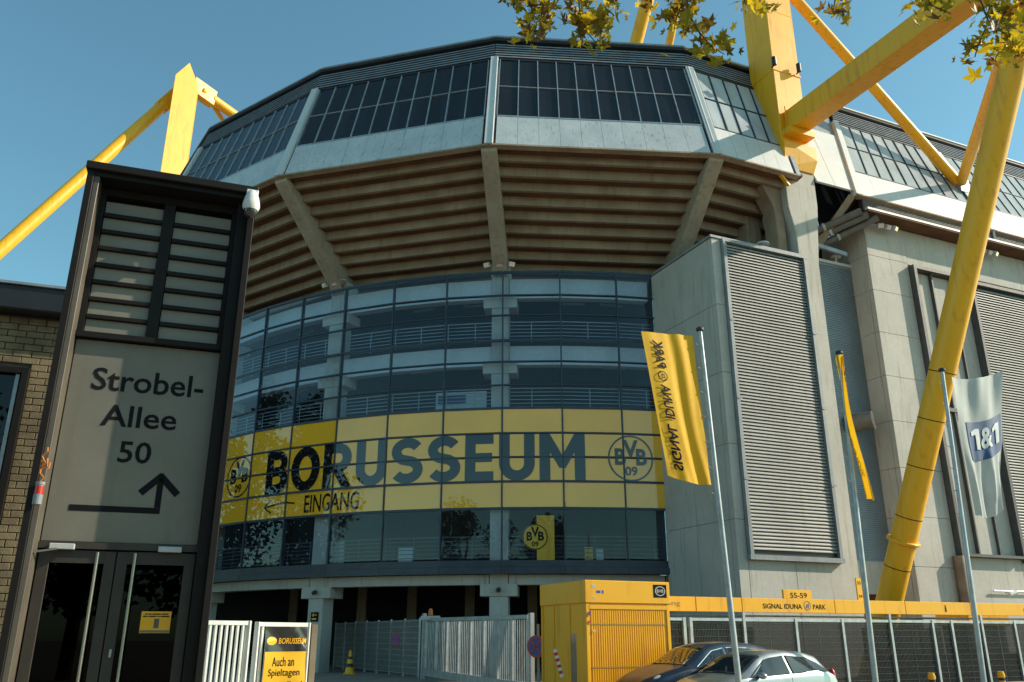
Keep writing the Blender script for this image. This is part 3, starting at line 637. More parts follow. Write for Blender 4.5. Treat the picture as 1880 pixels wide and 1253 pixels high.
# far pylon
fp = at(335, 300, 62); px_ = fp.x
p2 = thing('yellow_pylon', 'distant yellow pylon with pointed top rising behind the sign tower', 'pylon', (px_, 62, 0))
def fy(x, y): return at(x, y, 62)
mp = []
a0, a1 = fy(322, 137), at(367, 137, 63.6); pk = at(346, 115, 62.8); pk.x = (a0.x+a1.x)/2; pk.y = (a0.y+a1.y)/2; a1.z = a0.z; b0, b1 = Vector((a0.x, a0.y, 5)), Vector((a1.x, a1.y, 5))
MB().prism([b0, b1, a1, pk, a0], (-.75, 1.9, 0)).build('mast', YEL, p2, bevel=.03)
q0, q1 = at(338, 160, 65.5), at(-260, 690, 52)
MB().tube(q0.lerp(q1, .09), q1, .50, n=64).build('backstay', YEL, p2, smooth=True)
MB().bar(q0, q0.lerp(q1, .10), .8, 1.15).build('gusset', YEL, p2, bevel=.03)
r0, r1 = at(352, 156, 66), at(470, 240, 72)
MB().bar(r0, r0.lerp(r1, .32), .8, 1.6).build('gusset', YEL, p2, bevel=.03); MB().tube(r0.lerp(r1, .3), r1, .48, n=48).build('roof_tie', YEL, p2, smooth=True)
MB().tube(at(372, 165, 66.5), at(425, 245, 72), .22, n=16).build('roof_tie', YEL, p2, smooth=True)

# ================================================================== sign tower on the left
TF = Fr((-5.0, 8.77), 19.5)
tw = thing('sign_tower', 'dark steel entrance tower with street address sign and glass doors', 'entrance tower', TF.P(.95, -.5, 0))
TW, TH, RC_ = 1.91, 7.0, -.34
MB().fbox(TF, 0, .075, -1.6, 0, 0, TH-.10).build('side_channel', BROWN, tw, bevel=.006)
MB().fbox(TF, .076, .135, -.42, -.03, 0, TH-.16).build('inner_channel', mat('sunlit_bronze', (.13, .11, .085), (.09, .075, .058), .45), tw, bevel=.004)  # paler than its right twin: sun on this lip is put into the colour
MB().fbox(TF, TW-.075, TW, -1.6, 0, 0, TH-.10).build('side_channel', BROWN, tw, bevel=.006)
MB().fbox(TF, TW-.20, TW-.076, -.42, -.12, 0, TH-.16).build('inner_channel', BROWN, tw, bevel=.004)
MB().fbox(TF, -.02, TW+.02, -1.7, .04, TH-.10, TH).build('roof_cap', BROWN, tw, bevel=.01)
MB().fbox(TF, .03, TW-.03, -.42, -.02, TH-.16, TH-.101).build('soffit', BROWN, tw)
MB().fbox(TF, .076, TW-.076, -1.55, -.43, 0, TH-.11).build('core', DARKI, tw)
# lamella window
for s0, s1 in ((.14, .20), (.86, .985), (1.655, 1.71)): MB().fbox(TF, s0, s1, -.43, RC_+.05, 4.99, 6.80).build('window_post', BROWN, tw)
MB().fbox(TF, .14, 1.71, -.43, RC_+.06, 6.74, 6.83).build('window_rail', BROWN, tw); MB().fbox(TF, .135, 1.715, -.43, RC_+.09, 4.925, 4.99).build('window_rail', BROWN, tw)
for s0, s1 in ((.205, .855), (.99, 1.65)):
    for k in range(8):
        z = 5.0+k*.2165
        MB().fbox(TF, s0, s1, RC_-.02, RC_+.0, z+.005, z+.165).build('lamella', LAMEL, tw, bevel=.003)
        if k: MB().fbox(TF, s0, s1, RC_-.03, RC_+.045, z-.05, z+.0).build('lamella_bar', BROWN, tw, bevel=.005)
sg = MB().fbox(TF, .145, 1.705, RC_-.03, RC_, 2.66, 4.915).build('sign_panel', SIGNP, tw, bevel=.004)
tf = lambda x, y: TF.P(x, RC_+.004, y)
letters('Strobel-', (.375, 1.565, 4.335, 4.60), tf, INK, sg, .013); letters('Allee', (.53, 1.32, 3.93, 4.18), tf, INK, sg, .013); letters('50', (.76, 1.10, 3.53, 3.775), tf, INK, sg, .013)
_lay(shape2d([[(.36, 2.985), (1.27, 2.985), (1.27, 3.05), (.36, 3.05)], [(1.205, 3.051), (1.27, 3.051), (1.27, 3.38), (1.205, 3.38)]]+stroke2d([(1.06, 3.22), (1.2375, 3.40)], .075)+stroke2d([(1.2375, 3.40), (1.415, 3.22)], .075)), tf, INK, sg, 'arrow')
# doors
MB().fbox(TF, .14, 1.71, -.42, RC_+.04, 2.585, 2.655).build('lintel', DOORM, tw)
for s0, s1, hs in ((.15, .895, .72), (.905, 1.70, 1.09)):
    d = MB().fbox(TF, s0+.11, s1-.11, RC_-.05, RC_-.03, .2, 2.44).build('door', GLASSB, tw)
    MB().fbox(TF, s0+.11, s1-.11, RC_-.068, RC_-.06, .2, 2.44).build('door_backing', BLACKM, d)
    for a, b in ((s0, s0+.11), (s1-.11, s1)): MB().fbox(TF, a, b, RC_-.07, RC_, .02, 2.57).build('stile', DOORM, d, bevel=.004)
    MB().fbox(TF, s0+.11, s1-.11, RC_-.07, RC_-.003, 2.44, 2.57).build('door_rail', DOORM, d); MB().fbox(TF, s0+.11, s1-.11, RC_-.07, RC_-.003, .02, .2).build('door_rail', DOORM, d)
    MB().tube(TF.P(hs, RC_+.08, .5), TF.P(hs, RC_+.08, 2.55), .018, n=14).build('pull_handle', HANDL, d, smooth=True)
    for z in (.7, 2.35): MB().tube(TF.P(hs, RC_-.0, z), TF.P(hs, RC_+.08, z), .010, n=8).build('handle_stud', CHROME, d)
    MB().fbox(TF, hs-.47 if hs < .9 else hs+.22, hs-.23 if hs < .9 else hs+.46, RC_+.045, RC_+.105, 2.57, 2.63).build('door_closer', LAMPG, d, bevel=.006)
MB().bar(TF.P(.33, RC_+.09, 2.575), TF.P(.12, RC_+.25, 2.52), .02, .02).build('closer_arm', BLACKM, tw); MB().fbox(TF, .965, .99, RC_, RC_+.02, 1.5, 1.58).build('lock_plate', LAMPG, tw, bevel=.003)
no = MB().fbox(TF, 1.225, 1.525, RC_-.028, RC_-.024, 1.74, 1.96); nt_ = tag(no.build('notice', YEL), 'small yellow paper notice taped inside the right glass door', 'notice')
nf = lambda x, y: TF.P(x, RC_-.022, y)
for z_, runs in ((1.926, ((1.26, 1.285), (1.293, 1.325), (1.333, 1.42), (1.428, 1.495))), (1.903, ((1.245, 1.28), (1.287, 1.30), (1.306, 1.37), (1.378, 1.39), (1.397, 1.412), (1.418, 1.505)))):
    for k_, (xa, xb) in enumerate(runs): _lay(shape2d([[(xa, z_), (xb, z_), (xb, z_+.012), (xa, z_+.012)]]), nf, INK, nt_, 'printed_line')
_lay(shape2d([[(1.36, 1.79), (1.41, 1.79), (1.41, 1.885), (1.36, 1.885)]]), nf, mat('grey_print', (.12, .12, .12)), nt_, 'printed_block'); _lay(shape2d([[(1.23, 1.745), (1.52, 1.745), (1.52, 1.768), (1.23, 1.768)]]), nf, mat('grey_print', (.2, .2, .18)), nt_, 'printed_strip')
# dome camera
dc = TF.P(1.86, .12, 6.62); t = thing('dome_camera', 'white dome security camera hung at the upper right corner of the sign tower', 'camera', dc)
MB().lathe(dc, (0, 0, 1), [(0.0, .085), (.05, .105), (.10, .10), (.17, .085), (.24, .06), (.27, .03)], 24).build('housing', WHITE, t, smooth=True)
MB().lathe(dc, (0, 0, -1), [(-.01, .084), (.03, .082), (.07, .06), (.10, .02)], 24).build('dome', mat('smoked_dome', (.03, .03, .035), None, .1, coat=1.), t, smooth=True)
MB().fbox(TF, 1.79, 1.93, .03, .09, 6.80, 6.93).build('bracket', WHITE, t, bevel=.008); MB().tube(dc+Vector((0, 0, .25)), TF.P(1.86, .06, 6.9), .03, n=10).build('arm', WHITE, t)
# beacon with orange cable
bc = TF.P(.115, .06, 2.98); t = thing('signal_beacon', 'small grey and red beacon fixed to the left frame of the sign tower', 'beacon', bc)
MB().lathe(bc, (0, 0, 1), [(0, .045), (.10, .045), (.102, .04), (.20, .04)], 16).build('body', STEELB, t); MB().lathe(bc+Vector((0, 0, .103)), (0, 0, 1), [(0, .041), (.085, .041)], 16).build('lens', RED, t); MB().lathe(bc+Vector((0, 0, .2)), (0, 0, 1), [(0, .045), (.03, .045)], 16).build('cap', STEELB, t)
cpts = [bc+Vector((.0, 0, .23))+Vector((.03*math.sin(k*1.9), -.01, .045*k)) for k in range(9)]
cab = MB().path(cpts, [.008]*9, 6)
for q in range(5): a = cpts[4]; cab.path([a, a+Vector((.05*math.cos(q*1.3), -.02, .05*math.sin(q*1.3)+.01)), a+Vector((.02+.03*math.cos(q), -.03, -.05+.02*q))], [.007]*3, 6)
tag(cab.build('cable', ORANGE), 'orange cable knotted above the small beacon on the sign tower', 'cable')

# brick building behind the tower
bb = thing('brick_building', 'sand coloured brick building with flat dark roof behind the sign tower', 'building', TF.P(-2.5, -4.4, 0))
BF = Fr(TF.P(0, -4.0, 0)[:2], 19.5)
bw = MB().fbox(BF, -7, .5, -4, -.02, 0, 6.335).build('wall', MORT, bb)
WX0, WX1, WZ0, WZ1 = -3.0, -.98, 3.25, 5.5
bme = None
for r in range(50):
    z = 1.55+r*.1035
    if z > 6.24: break
    smin = -1.72+(6.85-z)*.19
    for k in range(14):
        s_ = -2.25+k*.25+(r % 2)*.125
        if s_+.24 < smin or s_ > smin+1.12 or s_ > .3: continue
        if s_+.12 > WX0 and s_ < WX1+.01 and z+.092 > WZ0-.02 and z < WZ1+.02:
            if s_+.238 > WX1+.03: MB().fbox(BF, WX1+.004, s_+.238, -.05, .006, z, z+.092).build('brick', BRICK, bw, bevel=.005)
            continue
        if bme is None:
            o = MB().fbox(Fr((0, 0), 19.5), 0, .238, -.06, 0, 0, .092).build('brick', BRICK, bw, bevel=.005, base=(0, 0, 0)); bme = o.data
        else:
            o = bpy.data.objects.new('brick', bme); link(o, bw, (0, 0, 0))
        o.location = BF.P(s_+random.uniform(-.003, .003), .006+random.uniform(-.004, .004), z); WL[o.name] = o.location.copy()
MB().fbox(BF, -7, .5, -4, .30, 6.34, 6.72).build('roof_fascia', BLACKM, bb, bevel=.02); MB().fbox(BF, -7, .5, -4, .34, 6.72, 6.76).build('roof_edge', SLAT, bb)
wn = MB().fbox(BF, WX1-.09, WX1, -.1, .10, WZ0, WZ1).build('window', BROWN, bb); MB().fbox(BF, WX0, WX1-.09, -.1, .098, WZ1-.09, WZ1).build('window_head', BROWN, wn); MB().fbox(BF, WX0, WX1-.09, -.1, .098, WZ0, WZ0+.09).build('window_sill', BROWN, wn)
MB().fbox(BF, WX1-.17, WX1-.12, -.05, .05, WZ0+.1, WZ1-.1).build('sash', GALV, wn); MB().fbox(BF, WX0, WX1-.09, -.02, .0, WZ0+.09, WZ1-.09).build('pane', glassmat('dark_window', (.08, .09, .1), .04), wn)

# ================================================================== forecourt: fence, gates, kiosk
fe = thing('turnstile_fence', 'grey steel mesh fence with yellow header beam along the stadium wall', 'fence', EF.P(2, 4.1, 0))
FD = 4.1
for a, b in ((-7.6, -5.0), (-4.98, -3.3), (-3.28, .4), (.42, 3.5), (3.52, 6.6), (6.62, 9.7), (9.72, 12.8)):
    bm_ = MB().fbox(EF, a, b, FD-.06, FD+.05, 2.42, 2.84).build('header_board', YEL, fe, bevel=.008)
MB().fbox(EF, -1.62, -.47, FD-.05, FD+.03, 2.845, 3.12).build('number_board', YEL, fe, bevel=.006)
ff = lambda x, y: EF.P(x, FD+.055, y)
letters('SIGNAL IDUNA', (-2.50, -.95, 2.535, 2.685), ff, INK, fe, .012); letters('PARK', (-.50, .02, 2.535, 2.685), ff, INK, fe, .012)
_lay(shape2d(ring2d(-.73, 2.64, .125, .142, 28)+[[(-.80, 2.56), (-.76, 2.56), (-.72, 2.68), (-.76, 2.68)], [(-.72, 2.55), (-.68, 2.55), (-.66, 2.70), (-.70, 2.70)]]), ff, NAVYINK, fe, 'emblem')
letters('55-59', (-1.36, -.68, 2.87, 3.03), lambda x, y: EF.P(x, FD+.034, y), INK, fe, .012)
letters('Eingang', (-6.55, -5.55, 2.55, 2.72), ff, mat('faded_ink', (.45, .27, .03)), fe, .01); letters('i', (5.35, 5.43, 2.52, 2.74), ff, INK, fe, .02); letters('N', (9.34, 9.46, 2.53, 2.68), ff, INK, fe, .01)
MESH = mat('mesh_wire', (.10, .11, .115), (.07, .075, .08), .5, metal=.3)
DUSTG = glassmat('smoky_screen', (.40, .41, .42), .01, dirt=.10, dcol=(.22, .22, .21), rough=.1)
posts = [-7.5, -5.43, -5.2, -3.25, -1.24, .67, 2.75, 4.68, 5.59, 7.07, 8.75, 10.6, 12.6]
for i, s_ in enumerate(posts):
    MB().fbox(EF, s_-.05, s_+.05, FD-.05, FD+.05, .05, 2.25 if i % 3 else 2.42).build('post', GALV, fe, bevel=.006)
for a, b in zip(posts[:-1], posts[1:]):
    if b-a < .5: continue
    fr = MB().fbox(EF, a+.05, b-.05, FD-.03, FD+.03, 2.16, 2.24).build('panel_rail', GALV, fe)
    wm = MB(); n_ = int((b-a)/.06)
    for k in range(1, n_): s_ = a+.05+(b-a-.1)*k/n_; wm.fbox(EF, s_-.003, s_+.003, FD-.004, FD+.004, .15, 2.16)
    for k in range(11): z = .2+k*.19; wm.fbox(EF, a+.05, b-.05, FD+.005, FD+.012, z-.004, z+.004)
    w2 = wm.build('wire_mesh', MESH, fr); w2['kind'] = 'stuff'
    MB().fbox(EF, a+.06, b-.06, FD-.025, FD-.015, .15, 2.15).build('screen', DUSTG, fr)
    MB().fbox(EF, (a+b)/2-.02, (a+b)/2+.02, FD-.012, FD-.006, .15, 2.15).build('panel_mullion', MESH, fr)
MB().tube(EF.P(-7.5, FD-.3, 2.32), EF.P(12.6, FD-.3, 2.32), .03, n=8).build('top_rail', GALV, fe)
# turnstiles behind the screen
for i, s_ in enumerate((-4.2, -2.2, 3.6, 5.0, 6.3, 7.9, 9.6)):
    t = thing('turnstile', 'dark turnstile behind the mesh fence, %s from the left' % ('first', 'second', 'third', 'fourth', 'fifth', 'sixth', 'seventh')[i], 'turnstile', EF.P(s_, 2.9, .2), 'turnstiles behind the fence')
    MB().fbox(EF, s_-.25, s_+.25, 2.5, 3.4, .1, 1.15).build('cabinet', BLACKM, t, bevel=.03); MB().fbox(EF, s_-.5, s_+.5, 2.5, 2.6, .9, 2.0).build('guard_panel', DARKI, t); MB().bar(EF.P(s_+.25, 3.0, 1.0), EF.P(s_+.8, 3.0, .75), .05, .05).build('arm', GALV, t)
t = thing('ticket_booth', 'yellow topped booth behind the mesh fence near the pale flag', 'booth', EF.P(9.0, 2.3, .2)); MB().fbox(EF, 8.0, 10.0, 1.6, 2.8, .1, 2.1).build('body', DARKI, t, bevel=.03); MB().fbox(EF, 7.9, 10.1, 1.5, 2.95, 2.1, 2.7).build('roof', YEL, t, bevel=.03)
t = MB().fbox(EF, 1.58, 1.80, 3.98, 4.03, 2.85, 3.56).build('lane_sign', YEL); tag(t, 'narrow upright yellow number sign beside the yellow leg', 'sign'); letters('55', (1.62, 1.77, 3.35, 3.45), lambda x, y: EF.P(x, 4.034, y), INK, t, .01); letters('59', (1.62, 1.77, 2.92, 3.02), lambda x, y: EF.P(x, 4.034, y), INK, t, .01)

# yellow kiosk container
ks = thing('kiosk_container', 'yellow metal kiosk container with closed shutter beside the parked cars', 'kiosk', EF.P(-8.9, 5.5, 0))
KS0, KS1, KD0, KD1 = -10.18, -7.72, 4.25, 6.8
MB().fbox(EF, KS0+.03, KS1-.03, KD0+.03, KD1-.03, .15, 2.5).build('body', YEL, ks)
hd = MB().fbox(EF, KS0-.02, KS1+.02, KD0-.02, KD1+.02, 2.5, 3.05).build('roof_fascia', YEL, ks, bevel=.015)
for s_ in (KS0, KS1-.10):
    for d_ in (KD0, KD1-.10): MB().fbox(EF, s_, s_+.10, d_, d_+.10, .1, 2.5).build('corner_post', YEL, ks, bevel=.012)
rb = MB(); k = 0; s_ = KS0+.16
while s_ < KS1-.16: rb.fbox(EF, s_, s_+.035, KD1-.03, KD1-.012, .2, 2.35); s_ += .065
sh = rb.build('shutter', YEL, ks); sh['kind'] = 'stuff'
for z in (1.98, .98): MB().fbox(EF, KS0+.11, KS1-.11, KD1-.03, KD1-.006, z, z+.03).build('shutter_joint', mat('dark_yellow_joint', (.35, .22, .03)), sh)  # darker yellow strips along the shutter joints
MB().fbox(EF, KS0+.10, KS1-.10, KD1-.03, KD1+.005, 2.36, 2.46).build('shutter_head', YEL, ks)
for d_ in (5.0, 5.9): MB().fbox(EF, KS0+.01, KS0+.028, d_, d_+.02, .2, 2.48).build('seam', YEL, ks)
LF = lambda s_, d_, z: EF.P(s_, d_, z)
for s_, z, w_, h_, m in ((-10.0, 2.86, .09, .08, 'pale'), (-9.88, 2.74, .12, .06, 'blue'), (-9.72, 2.73, .05, .08, 'blue'), (-9.98, 2.6, .08, .04, 'pale'), (-10.12, 2.2, .05, .1, 'blue'), (-10.1, 2.02, .05, .08, 'red'), (-10.0, 1.82, .07, .06, 'pale')):
    mb = MB().fbox(EF, s_, s_+w_, KD1+.018, KD1+.024, z, z+h_); mb.build('sticker', {'pale': LAMPG, 'blue': BLUE, 'red': RED}[m], ks)
mb = MB().fbox(EF, -8.2, -7.80, KD1+.018, KD1+.026, 2.66, 2.98); mb.build('emblem_plate', INK, ks)
_lay(shape2d(ring2d(-8.0, 2.82, .10, .12, 24, 1.3)), lambda x, y: EF.P(x, KD1+.03, y), LAMPG, ks, 'emblem_ring'); letters('BVB', (-8.10, -7.90, 2.78, 2.86), lambda x, y: EF.P(x, KD1+.03, y), LAMPG, ks, .02)
for d_, s_, h_, nm in ((7.4, -10.75, 2.05, 'left'), (7.4, -10.5, 2.05, 'right')): pass
pw_ = at(1054, 1250, 19.5)
tag(MB().hexa([Vector((pw_.x+a, pw_.y+b, z)) for z in (0, 1.78) for a, b in ((-.05, 0), (.07, .03), (.07, .15), (-.05, .12))]).build('fence_post', mat('weathered_timber', (.22, .17, .12), (.15, .11, .08), .85)), 'brown square post standing in front of the yellow kiosk', 'post')

# white gate on the left with banner
def gatebars(name, label, p0, p1, z0, z1, n, m, w_=.06, cat='gate'):
    p0 = Vector(p0); p1 = Vector(p1); t = thing(name, label, cat, (p0+p1)/2)
    u = Vector((0, 0, 1))
    for z in (z0, z1): MB().bar(p0+u*z, p1+u*z, .08, .09).build('rail', m, t, bevel=.006)
    for p in (p0, p1): MB().bar(p+u*(z0-.1), p+u*(z1+.05), .10, .10).build('stile', m, t, bevel=.006)
    for k in range(1, n): q = p0.lerp(p1, k/n); MB().bar(q+u*(z0+.046), q+u*(z1-.046), w_, .045, up=(p1-p0).normalized()).build('picket', m, t)
    return t
ga, gb, gc = at(372, 1141, 18.3), at(460, 1144, 19.2), at(566, 1148, 20.4)
for q in (ga, gb, gc): q.z = 0
gatebars('picket_fence', 'white steel picket fence section just right of the sign tower', (ga.x-.5, ga.y-.45, 0), (gb.x-.03, gb.y-.03, 0), .15, 1.98, 14, WHITE, cat='fence')
g2_ = gatebars('picket_gate', 'white steel gate leaf that carries the hanging banner', (gb.x+.12, gb.y+.12, 0), (gc.x, gc.y, 0), .15, 1.96, 10, WHITE)
tag(MB().fbox(Fr((gc.x+.07, gc.y+.07), 42), 0, .16, -.16, 0, 0, 1.97).build('gate_post', mat('timber_post', (.2, .16, .11), (.14, .11, .07), .85), bevel=.01), 'brown square gate post right of the hanging banner', 'post')
bx0, bx1 = gb.x+.22, gc.x-.06
gdx, gdy = gc.x-gb.x, gc.y-gb.y; gl_ = math.hypot(gdx, gdy)
def bfn(x, y, o=0.):
    u = (x-bx0)/(bx1-bx0); k = .10+.03*math.sin(u*6+y*2.2)+.018*math.sin(y*6+u*4)+o
    return Vector((x+gdy/gl_*k, gb.y+(x-gb.x)*gdy/gdx-gdx/gl_*k, y))
bt = MB().grid(lambda u, v: bfn(bx0+u*(bx1-bx0), .25+v*1.66), 14, 22).build('hanging_banner', FLAGY, smooth=True); tag(bt, 'black and yellow vinyl banner hanging on the white gate', 'banner')
o_ = MB().grid(lambda u, v: bfn(bx0+u*(bx1-bx0), 1.40+v*.512, .003), 14, 8).build('black_header', mat('black_vinyl', (.015, .015, .016), None, .22, coat=.6), bt, smooth=True)
cxx = [bx0+(bx1-bx0)*k/14 for k in range(15)]
bl = bx1-bx0
fnb = lambda x, y: bfn(x, y, .007)
letters('BORUSSEUM', (bx0+.34*bl, bx0+.97*bl, 1.56, 1.68), fnb, YEL, bt, .006, cxx); _lay(shape2d([[(bx0+.17*bl+.085*math.cos(q*.3927), 1.62+.085*math.sin(q*.3927)) for q in range(16)]]), fnb, YEL, bt, 'emblem_disc')
for s_, a, b, y in (('Auch an', .20, .72, 1.10), ('Spieltagen', .12, .86, .86), ('geöffnet!', .33, .93, .60)): letters(s_, (bx0+a*bl, bx0+b*bl, y, y+.19), fnb, INK, bt, .006, cxx)
_lay(shape2d(stroke2d([(bx0+.55*bl, .47), (bx0+.25*bl, .47)], .03)+stroke2d([(bx0+.35*bl, .55), (bx0+.24*bl, .47), (bx0+.35*bl, .39)], .03)), fnb, INK, bt, 'arrow')

# sliding gate
sg0, sg1 = Vector((-3.2, 33, .28)), Vector((.45, 26.2, .12))
t = thing('sliding_gate', 'grey sliding gate of thin upright bars between the columns and the kiosk', 'gate', (sg0+sg1)/2)
u_ = Vector((0, 0, 1)); ds = (sg1-sg0).normalized(); gh = 2.02
MB().bar(sg0+u_*(gh), sg1+u_*(gh+.12), .10, .12).build('top_rail', GALV, t, bevel=.008); MB().bar(sg0+u_*.22, sg1+u_*.22, .14, .24).build('bottom_rail', GALV, t, bevel=.008)
for k in range(9):
    q = sg0.lerp(sg1, k/8); MB().bar(q+u_*.34, q+u_*(gh-.05+.12*k/8), .10, .07, up=ds).build('stile', GALV, t, bevel=.006)
nk = 0
for k in range(8):
    for j in range(1, 7):
        q = sg0.lerp(sg1, (k+j/7)/8); MB().bar(q+u_*.34, q+u_*(gh-.05+.12*(k+j/7)/8), .02, .05, up=ds).build('bar', GALV, t); nk += 1
for p, nm, h_ in ((sg0-ds*.2, 'left', 2.25), (sg1+ds*.16, 'right', 2.25)):
    tag(MB().bar(p+u_*-.2, p+u_*h_, .14, .14, up=ds).build('gate_post', GALV, bevel=.01), 'grey steel post at the %s end of the sliding gate' % nm, 'post')
bp_ = sg0.lerp(sg1, .05)+u_*(gh+.07); t = thing('warning_light', 'small orange warning light on top of the sliding gate', 'warning light', bp_)
MB().bar(bp_-Vector((.35, 0, 0)), bp_+Vector((.35, 0, 0)), .2, .14).build('base', LAMPG, t, bevel=.01); MB().lathe(bp_+u_*.09, (0, 0, 1), [(0, .09), (.05, .09), (.051, .08), (.18, .08), (.24, .04)], 16).build('lens', ORANGE, t, smooth=True)
# mesh fence running into the undercroft
m0, m1 = Vector((-8.6, 43.5, .28)), Vector((-3.5, 33.6, .28))
t = thing('mesh_fence', 'grey wire mesh fence running back under the stadium', 'fence', (m0+m1)/2); dm = (m1-m0).normalized()
for k in range(8):
    q = m0.lerp(m1, k/7); MB().bar(q, q+u_*2.1, .06, .06, up=dm).build('post', GALV, t)
wm = MB()
for k in range(140): q = m0.lerp(m1, k/139); wm.bar(q+u_*.1, q+u_*2.05, .010, .010, up=dm)
for k in range(10): wm.bar(m0+u_*(.12+k*.21), m1+u_*(.12+k*.21), .02, .02)
w2 = wm.build('wire_mesh', GALV, t); w2['kind'] = 'stuff'
MB().bar(m0+u_*1.06, m1+u_*1.06, .012, 1.95).build('dusty_screen', glassmat('dusty_screen', (.55, .56, .56), .0, dirt=.28, dcol=(.4, .4, .38)), t)
def nopark(p, nrm, r, label):
    p = Vector(p); nrm = Vector(nrm).normalized(); t = thing('no_stopping_sign', label, 'road sign', p, 'round no-stopping signs')
    MB().tube(p, p+nrm*.02, r, n=32).build('plate', RED, t); MB().tube(p+nrm*.021, p+nrm*.025, r*.8, n=32).build('blue_field', BLUE, t)
    a = nrm.cross(u_).normalized(); 
    for sg_ in (1, -1): d = (a*sg_+u_).normalized(); MB().bar(p+nrm*.03-d*r*.8, p+nrm*.03+d*r*.8, r*.2, .006, up=nrm).build('red_bar', RED, t)
nq = m0.lerp(m1, .80)+u_*1.35+Vector((-.05, -.08, 0)); nopark(nq, (-.5, -.9, 0), .26, 'round blue and red no-stopping sign on the mesh fence')
nq = Vector((.66, 25.4, 1.45)); nopark(nq, (-.55, -.85, 0), .30, 'round blue and red no-stopping sign beside the yellow kiosk')
MB().bar(nq+Vector((.05, .06, -1.3)), nq+Vector((.05, .06, .6)), .07, .07).build('sign_post', GALV, bpy.data.objects['no_stopping_sign.001'])
# traffic cone
cp = at(641, 1238, 36.5); cp.z = .285; t = thing('traffic_cone', 'yellow traffic cone with dark bands standing under the stadium', 'traffic cone', cp)
MB().fbox(Fr((cp.x, cp.y), 10), -.24, .24, -.24, .24, .286, .34).build('base', YEL, t, bevel=.01)
for z0, z1, m in ((0, .22, YEL), (.22, .36, BLACKM), (.36, .52, YEL), (.52, .62, BLACKM), (.62, .86, YEL)):
    f_ = lambda z: .19-.15*z/.86; MB().tube(cp+u_*(.056+z0), cp+u_*(.056+z1), f_(z0), f_(z1), n=20).build('band', m, t, smooth=True)
# posters on the column
cpz = rp(-25.4, 23.96, 2.5); nv = Vector((math.sin(R_(-25.4)), -math.cos(R_(-25.4)), 0)); tv = Vector((math.cos(R_(-25.4)), math.sin(R_(-25.4)), 0))
fpst = lambda o: (lambda x, y: rp(-25.4, 23.925+o, 0)+tv*x+u_*y)
pb = MB(); pb.hexa([fpst(q)(x, z) for z in (2.33, 2.72) for x, q in ((-.18, .02), (.22, .02), (.22, .004), (-.18, .004))]); o_ = tag(pb.build('direction_plate', INK), 'small black plate with yellow arrow on the concrete column', 'sign')
_lay(shape2d(stroke2d([(.12, 2.60), (-.10, 2.60)], .04)+stroke2d([(-.03, 2.66), (-.11, 2.60), (-.03, 2.54)], .035)+[[(-.12, 2.40), (.12, 2.40), (.12, 2.47), (-.12, 2.47)]]), fpst(.024), YEL, o_, 'arrow')
pb = MB(); pb.hexa([fpst(q)(x, z) for z in (1.55, 2.30) for x, q in ((-.2, .016), (.2, .016), (.2, .004), (-.2, .004))]); o_ = tag(pb.build('poster', LAMPG), 'small black and white poster on the concrete column', 'poster')
_lay(shape2d([[(.06*math.cos(q*.52), 2.15+.07*math.sin(q*.52)) for q in range(12)], [(-.13, 1.60), (.13, 1.60), (.15, 1.85), (0, 1.95), (-.15, 1.85)]]+stroke2d([(-.12, 1.85), (-.15, 2.2)], .04)+stroke2d([(.12, 1.85), (.15, 2.2)], .04)), fpst(.02), INK, o_, 'print')
# small cameras on the beams
for a, nm in ((-25.4, 'left'), (-5.4, 'middle')):
    p = rp(a, 24.0, 3.55); t = thing('bullet_camera', 'small dark security camera on the %s ground floor column head' % nm, 'camera', p, 'cameras on the column heads')
    MB().tube(p, p+Vector((0, -.28, -.05)), .09, n=14).build('housing', BLACKM, t, smooth=True); MB().bar(p+Vector((0, .1, .1)), p+Vector((0, -.1, .02)), .05, .05).build('bracket', BLACKM, t)
lc_ = lb.lerp(Mp, .425)+EF.n*.0; p = lc_+EF.e*.75-u_*.1
t = thing('wall_camera', 'grey dome camera on a bracket strapped to the yellow leg', 'camera', p); MB().tube(p-EF.e*.25, p+EF.e*.3+u_*.05, .06, n=12).build('arm', LAMPG, t); MB().lathe(p+EF.e*.38-u_*.28, (0, 0, 1), [(0, .03), (.05, .12), (.14, .14), (.26, .07), (.3, .02)], 16).build('dome', LAMPG, t, smooth=True)
p = EF.P(14.1, .0, 3.5); t = thing('wall_camera', 'white camera on a long pipe at the right concrete wall', 'camera', p); MB().tube(p, p+EF.n*.35, .05, n=10).build('arm', WHITE, t); MB().tube(p+EF.n*.35-EF.e*.25-u_*.1, p+EF.n*.4+EF.e*.12, .09, n=12).build('housing', WHITE, t)

# ================================================================== flags
def flagpole(s0, s1, label):
    a = EF.P(s0, 12.4, -.02); b = EF.P(s1, 12.4, 7.8); t = thing('flagpole', label, 'flagpole', a, 'leaning flagpoles')
    MB().tube(a, b, .062, .042, 16).build('shaft', GALV, t, smooth=True); MB().lathe(b, (0, 0, 1), [(-.02, .06), (.0, .08), (.05, .08), (.07, .05)], 14).build('cap', BLACKM, t)
    sd = -1 if s1 < -8 else 1
    for k in range(7):
        q = a.lerp(b, .56+.066*k); MB().tube(q-EF.e*.07, q-EF.e*.15+u_*.03, .012, n=6).build('clip', GALV, t)
    MB().lathe(a, (0, 0, 1), [(0, .13), (.25, .13), (.26, .08)], 14).build('foot', GALV, t); return t
flagpole(-10.03, -10.33, 'metal flagpole in front of the cars, carrying the largest yellow flag'); flagpole(-6.72, -6.5, 'metal flagpole right of the silver car, carrying the furled yellow flag'); flagpole(-3.66, -3.24, 'metal flagpole carrying the pale flag with the blue square')
def mkflag(name, label, fn, m):
    return tag(MB().grid(lambda u, v: fn(u, v), 26, 40).build(name, m, smooth=True), label, 'flag')
